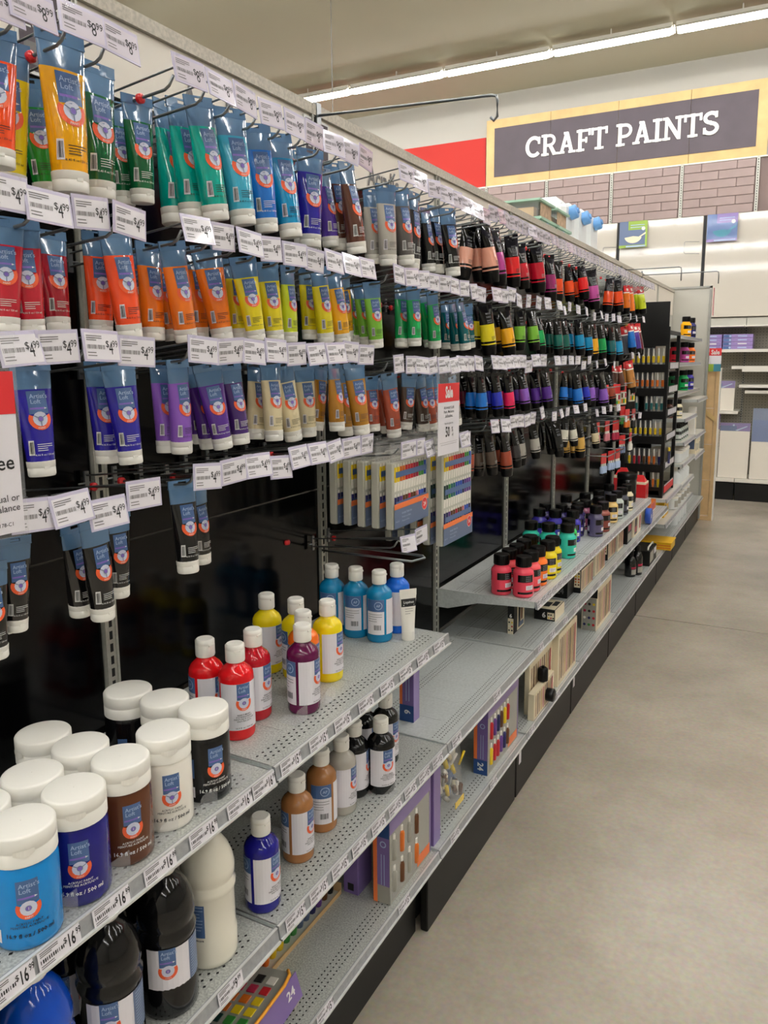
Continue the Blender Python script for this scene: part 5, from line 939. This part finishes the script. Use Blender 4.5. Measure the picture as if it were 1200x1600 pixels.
# ------------------------------------------------------------------ back wall: sign, brick slats, boards, shelves
YW = 9.885
t = thing('aisle_sign', 'wide dark CRAFT PAINTS sign with pale wooden frame on the back wall', 'sign', (-1.0, YW, 3.80))
xs = [-1.64, -.80, .02, .83, 1.645]
for i in range(4):
    MB().box(xs[i]+.002, xs[i+1]-.002, -.028, -.004, 0, .80, 'wood_frame').obj('frame_board', t)
    MB().box(max(xs[i]+.002, -1.53), min(xs[i+1]-.002, 1.53), -.034, -.028, .105, .695, 'chalk_panel').obj('dark_panel', t)
# slab serif lettering from strokes: each glyph on a 0..w by 0..1 grid
def ribbon(pts, h): 
    out = []
    for i in range(len(pts)-1):
        a, b = Vector(pts[i]), Vector(pts[i+1]); d = (b-a); 
        if d.length < 1e-6: continue
        d.normalize(); n_ = Vector((-d.y, d.x))*h; e = d*(h*.25)
        q = [a-e+n_, a-e-n_, b+e-n_, b+e+n_]; out.append(([tuple(v) for v in q], [(0, 1, 2, 3)]))
    return out
def ell(cx, cy, rx, ry, a0, a1, n=14): return [(cx+rx*math.cos(R(a0+(a1-a0)*i/n)), cy+ry*math.sin(R(a0+(a1-a0)*i/n))) for i in range(n+1)]
T_, S_ = .085, .055
GL = {
 'C': (.78, [(ell(.42, .5, .34, .43, 48, 312, 18), T_), ([(.68, .62), (.68, .93)], S_)]),
 'R': (.84, [([(.2, 0), (.2, 1)], T_), ([(.2, .94)]+ell(.42, .71, .24, .23, 90, -90, 10)+[(.2, .48)], .065), ([(.45, .48), (.68, .04)], T_), ([(.04, .05), (.38, .05)], S_), ([(.60, .05), (.84, .05)], S_), ([(.04, .95), (.2, .95)], S_)]),
 'A': (.88, [([(.18, .03), (.42, .95)], .075), ([(.68, .03), (.44, .95)], .085), ([(.26, .34), (.6, .34)], S_), ([(.02, .05), (.32, .05)], S_), ([(.54, .05), (.86, .05)], S_), ([(.3, .95), (.48, .95)], S_)]),
 'F': (.72, [([(.2, 0), (.2, 1)], T_), ([(.04, .945), (.68, .945)], S_), ([(.2, .5), (.5, .5)], S_), ([(.04, .05), (.4, .05)], S_), ([(.65, 1), (.65, .72)], S_), ([(.5, .62), (.5, .38)], .045)]),
 'T': (.80, [([(.4, 0), (.4, 1)], T_), ([(.04, .945), (.76, .945)], S_), ([(.2, .05), (.6, .05)], S_), ([(.07, 1), (.07, .70)], S_), ([(.73, 1), (.73, .70)], S_)]),
 'P': (.78, [([(.2, 0), (.2, 1)], T_), ([(.2, .94)]+ell(.43, .68, .26, .26, 90, -90, 10)+[(.2, .42)], .068), ([(.04, .05), (.42, .05)], S_), ([(.04, .95), (.2, .95)], S_)]),
 'I': (.44, [([(.22, 0), (.22, 1)], T_), ([(.03, .05), (.41, .05)], S_), ([(.03, .95), (.41, .95)], S_)]),
 'N': (.92, [([(.18, 0), (.18, 1)], .065), ([(.74, 0), (.74, 1)], .065), ([(.2, .92), (.72, .06)], .09), ([(.03, .05), (.35, .05)], S_), ([(.57, .95), (.9, .95)], S_), ([(.03, .95), (.2, .95)], S_)]),
 'S': (.70, [(ell(.36, .73, .25, .21, 40, 180, 9)+ell(.36, .73, .25, .21, 180, 270, 6)+ell(.35, .27, .27, .22, 90, -90, 9)+ell(.35, .27, .27, .22, -90, -150, 6), .08), ([(.58, .72), (.58, .97)], S_), ([(.10, .04), (.10, .30)], S_)]),
 ' ': (.36, [])}
word = 'CRAFT PAINTS'; tw = sum(GL[c][0] for c in word); hL = .245; sx = 2.25/tw; x = -1.11
for c in word:
    w_, st = GL[c]
    if st:
        mb = MB()
        for pts, h in st:
            for vs, fs in ribbon(pts, h): 
                dz = -.042-.0004*len(mb.f)/5; v3 = [(a*sx, dz, b*hL) for a, b in vs]+[(a*sx, -.034, b*hL) for a, b in vs]
                mb.add(v3, [(0, 1, 2, 3), (0, 4, 5, 1), (1, 5, 6, 2), (2, 6, 7, 3), (3, 7, 4, 0)], 'white_plastic')
        o = mb.obj('letter', t); o.location = (x, 0, .285)
    x += w_*sx
# wall of brick slats between slotted uprights
t = thing('slat_wall', 'mauve brick slat panels above the white boards on the back wall', 'wall panel', (-1.0, YW, 3.0))
MB().box(-2.6, 2.6, -.02, -.002, 0, .80, 'mortar').obj('backing', t)
ux = [-1.63+.80*i for i in range(-1, 5)]
bm = MB().bbox(0, .37, -.034, -.02, 0, .090, 'brick_mauve', .003).mesh('brick'); bs = MB().bbox(0, .185, -.034, -.02, 0, .090, 'brick_mauve', .003).mesh('brick_short')
for c in range(5):
    for r in range(6):
        z = .213+.096*r
        if r % 2:
            put('brick', bs, t, (ux[c]+.02, 0, z)); put('brick', bm, t, (ux[c]+.211, 0, z)); put('brick', bs, t, (ux[c]+.587, 0, z))
        else:
            put('brick', bm, t, (ux[c]+.02, 0, z)); put('brick', bm, t, (ux[c]+.396, 0, z))
ub = MB().box(-.016, .016, -.045, -.02, .2, .80, 'upright_steel')
for i in range(20): ub.box(-.004, .004, -.0462, -.045, .22+.028*i, .238+.028*i, 'slot_black')
ub = ub.mesh('slotted_upright')
for x in ux: put('slotted_upright', ub, t, (x, 0, 0))
MB().box(-2.6, 2.6, -.04, -.002, .785, .80, 'white_metal').obj('top_trim', t)
# back wall shelving unit
t = thing('back_wall_shelving', 'grey pegboard shelving on the back wall with black kick panels', 'shelving unit', (0, 9.45, 0))
for i in range(-3, 4):
    x0 = .555+.80*i
    MB().bbox(x0+.006, x0+.794, 0, .02, 0, .20, 'kick_black').obj('kick_plate', t)
    MB().box(x0+.004, x0+.796, .40, .42, .2, 2.05, 'pegboard').obj('pegboard', t)
    MB().box(x0-.012, x0+.012, .385, .40, .2, 2.06, 'grey_edge').obj('upright', t)
    MB().box(x0+.003, x0+.797, -.02, .4, .235, .25, 'white_metal').box(x0+.003, x0+.797, -.03, -.02, .212, .252, 'white_metal').obj('base_deck', t)
    MB().box(x0+.003, x0+.797, .05, .4, 1.94, 1.952, 'white_metal').box(x0+.003, x0+.797, .35, .4, 1.955, 2.05, 'grey_panel').obj('top_shelf', t)
h = MB()
for i in range(60):
    for j in range(46):
        x = -.75+.033*i; z = .5+.033*j
        h.add([(x-.005, .3995, z), (x, .3995, z-.005), (x+.005, .3995, z), (x, .3995, z+.005)], [(0, 1, 2, 3)], 'slot_black')
h.obj('peg_holes', t, kind='stuff')
h = MB()
for x in (-.245, .555, 1.355):
    for j in range(60): h.box(x-.004, x+.004, .3835, .385, .3+.028*j, .316+.028*j, 'slot_black')
h.obj('upright_slots', t, kind='stuff')
for lab, x0, x1, z, y0 in [('white back wall shelf carrying the lilac packs', -.2, 1.2, 1.69, 9.46), ('uppermost of the two thin white shelves below the lilac packs', .45, 1.3, 1.505, 9.50), ('lower of the two thin white shelves below the lilac packs', .56, 1.3, 1.475, 9.48), ('white back wall shelf right of the small canvas, double edged', .54, 1.3, 1.30, 9.47), ('short white shelf under the small shiny canvas', .1, .545, 1.005, 9.47), ('white shelf edge right of the small canvas, lower', .60, 1.3, 1.235, 9.50)]:
    s_ = thing('white_shelf', lab, 'shelf', (0, 0, z), group='white back wall shelves'); MB().box(x0, x1, y0, 9.85, -.012, 0, 'white_metal').obj('deck', s_); MB().box(x0, x1, y0-.008, y0, -.03, .003, 'white_metal').obj('front_edge', s_)
for s_, x0, x1 in (('left', .05, .335), ('right', .345, .65)):
    for i in range(4):
        p = thing('lilac_pack', '%s lilac canvas pack from the bottom, %s stack on the back wall shelf' % (ORD[i], s_), 'canvas pack', (x0, 9.48, 1.6905+.0415*i), group='lilac canvas packs'); W = x1-x0
        MB().bbox(0, W, 0, .30, 0, .040, 'lilac_pack', .004).obj('pack_body', p); MB().flat([rect(.004, W*.28, .004, .036)], 'blue_print', lambda v: (v[0], -.0006, v[1])).flat([disc(W*.24, .02, .012, 10)], 'label_ice', lambda v: (v[0], -.001, v[1])).flat([rect(W*.4, W*.9, .0385, .0395), rect(W*.5, W*.8, .014, .026)], 'ink_white' if i == 1 else 'label_ice', lambda v: (v[0], -.0008, v[1])).obj('printed_edge', p)
def canvas(label, x0, x1, y, z, h, head, k='violet_print', k2='blue_print', tilt=4, grp='canvas panels on the back wall'):
    p = thing('canvas_panel', label, 'canvas', ((x0+x1)/2, y, z), (R(-tilt), 0, 0), grp); W = x1-x0
    MB().bbox(-W/2, W/2, -.02, 0, 0, h, 'canvas_white', .003).obj('canvas_body', p)
    MB().box(-W/2, W/2, -.022, -.0205, h-head, h, k).box(-W/2, W*.05, -.0226, -.022, h-head, h-head*.35, k2).obj('header_card', p)
    MB().flat([disc(-W*.05, h-head*.28, W*.035, 10)], 'label_ice', lambda v: (v[0], -.0228, v[1])).flat([([(0, h-head*.9), (W*.38, h-head*.35), (W*.42, h-head*.42), (W*.08, h-head*.97)], [(0, 1, 2, 3)])], 'label_ice', lambda v: (v[0], -.0228, v[1])).obj('header_print', p)
    MB().box(-W/2-.002, W/2+.002, -.0235, -.0232, 0, h, 'clear_plastic').obj('shrink_wrap', p)
canvas('small shrink-wrapped canvas with shiny glare on the short shelf', .20, .495, 9.53, 1.006, .335, .08)
canvas('large blank canvas leaning beside the aisle end, violet header', .37, .68, 9.49, .252, .62, .09)
canvas('narrow canvas half hidden behind the wooden end frame', .10, .36, 9.53, .252, .72, .18, 'violet_print', 'sw_brown')
canvas('tall canvas at the right edge with wide blue header', .70, 1.2, 9.49, .252, .79, .37, 'slate_blue', 'blue_print')
# big glossy white boards
for i, (x0, x1, lab) in enumerate([(-2.62, -1.90, 'glossy white board farthest left, behind the jugs'), (-1.86, -.93, 'glossy white board left of the green printed tag'), (-.895, .04, 'glossy white board carrying the green printed tag'), (.075, 1.05, 'glossy white board carrying the purple printed tag at the right edge')]):
    p = thing('white_board', lab, 'board', ((x0+x1)/2, 9.78, 2.06), (R(-1.5), 0, 0), 'glossy white boards'); W = x1-x0
    MB().bbox(-W/2, W/2, -.02, 0, 0, 1.14, 'board_gloss', .004).obj('board_face', p); MB().box(W/2+.002, W/2+.032, -.012, 0, 0, 1.14, 'black_board').obj('dark_gap_strip', p)  # black strip stands in for the darkness of the gap beside each board
for lab, x0, k, k2, k3 in [('green and blue printed tag on a white board', -.89, 'green_print', 'slate_blue', 'cream_print'), ('purple and blue printed tag on the white board at right', .085, 'violet_print', 'blue_print', 'cyan_print')]:
    p = thing('board_tag', lab, 'tag', (x0, 9.735, 2.895), (0, 0, 0)); W = .32
    MB().box(0, W, -.004, 0, 0, .30, k).obj('card', p); m_ = MB().box(0, W*.93 if k == 'green_print' else W, -.005, -.004, .03, .20, k2); m_.box(0, W*.32, -.0055, -.005, .03, .30, k2)
    m_.flat([arc(W*.5, .10, .0, .10, 190, 350, 10)], k3, lambda v: (v[0], -.0062, v[1]*.8+.05)).flat([([(W*.5, .07), (W*.95, .15), (W*.95, .17), (W*.55, .09)], [(0, 1, 2, 3)])], k3, lambda v: (v[0], -.0064, v[1])).flat([rect(W*.4, W*.9, .25, .258), rect(W*.4, W*.9, .225, .232), rect(W*.25, W*.95, .005, .022)], 'label_ice', lambda v: (v[0], -.006, v[1])).flat([disc(W*.86, .21, .022, 12)], 'ink_white', lambda v: (v[0], -.0065, v[1])); m_.obj('print', p)
for i, (x, z) in enumerate([(-1.0, 2.78), (-.08, 2.78)]):
    p = thing('wire_clip', '%s thin wire loop clipped between the white boards' % ORD[i], 'clip', (x, 9.745, z)); MB().tube([(.09, .04, 0), (.085, 0, 0), (-.05, -.08, .0), (-.06, -.09, .01), (-.06, -.09, .12), (-.05, -.08, .13), (.09, 0, .13)], .003, 'wire').obj('wire_loop', p)
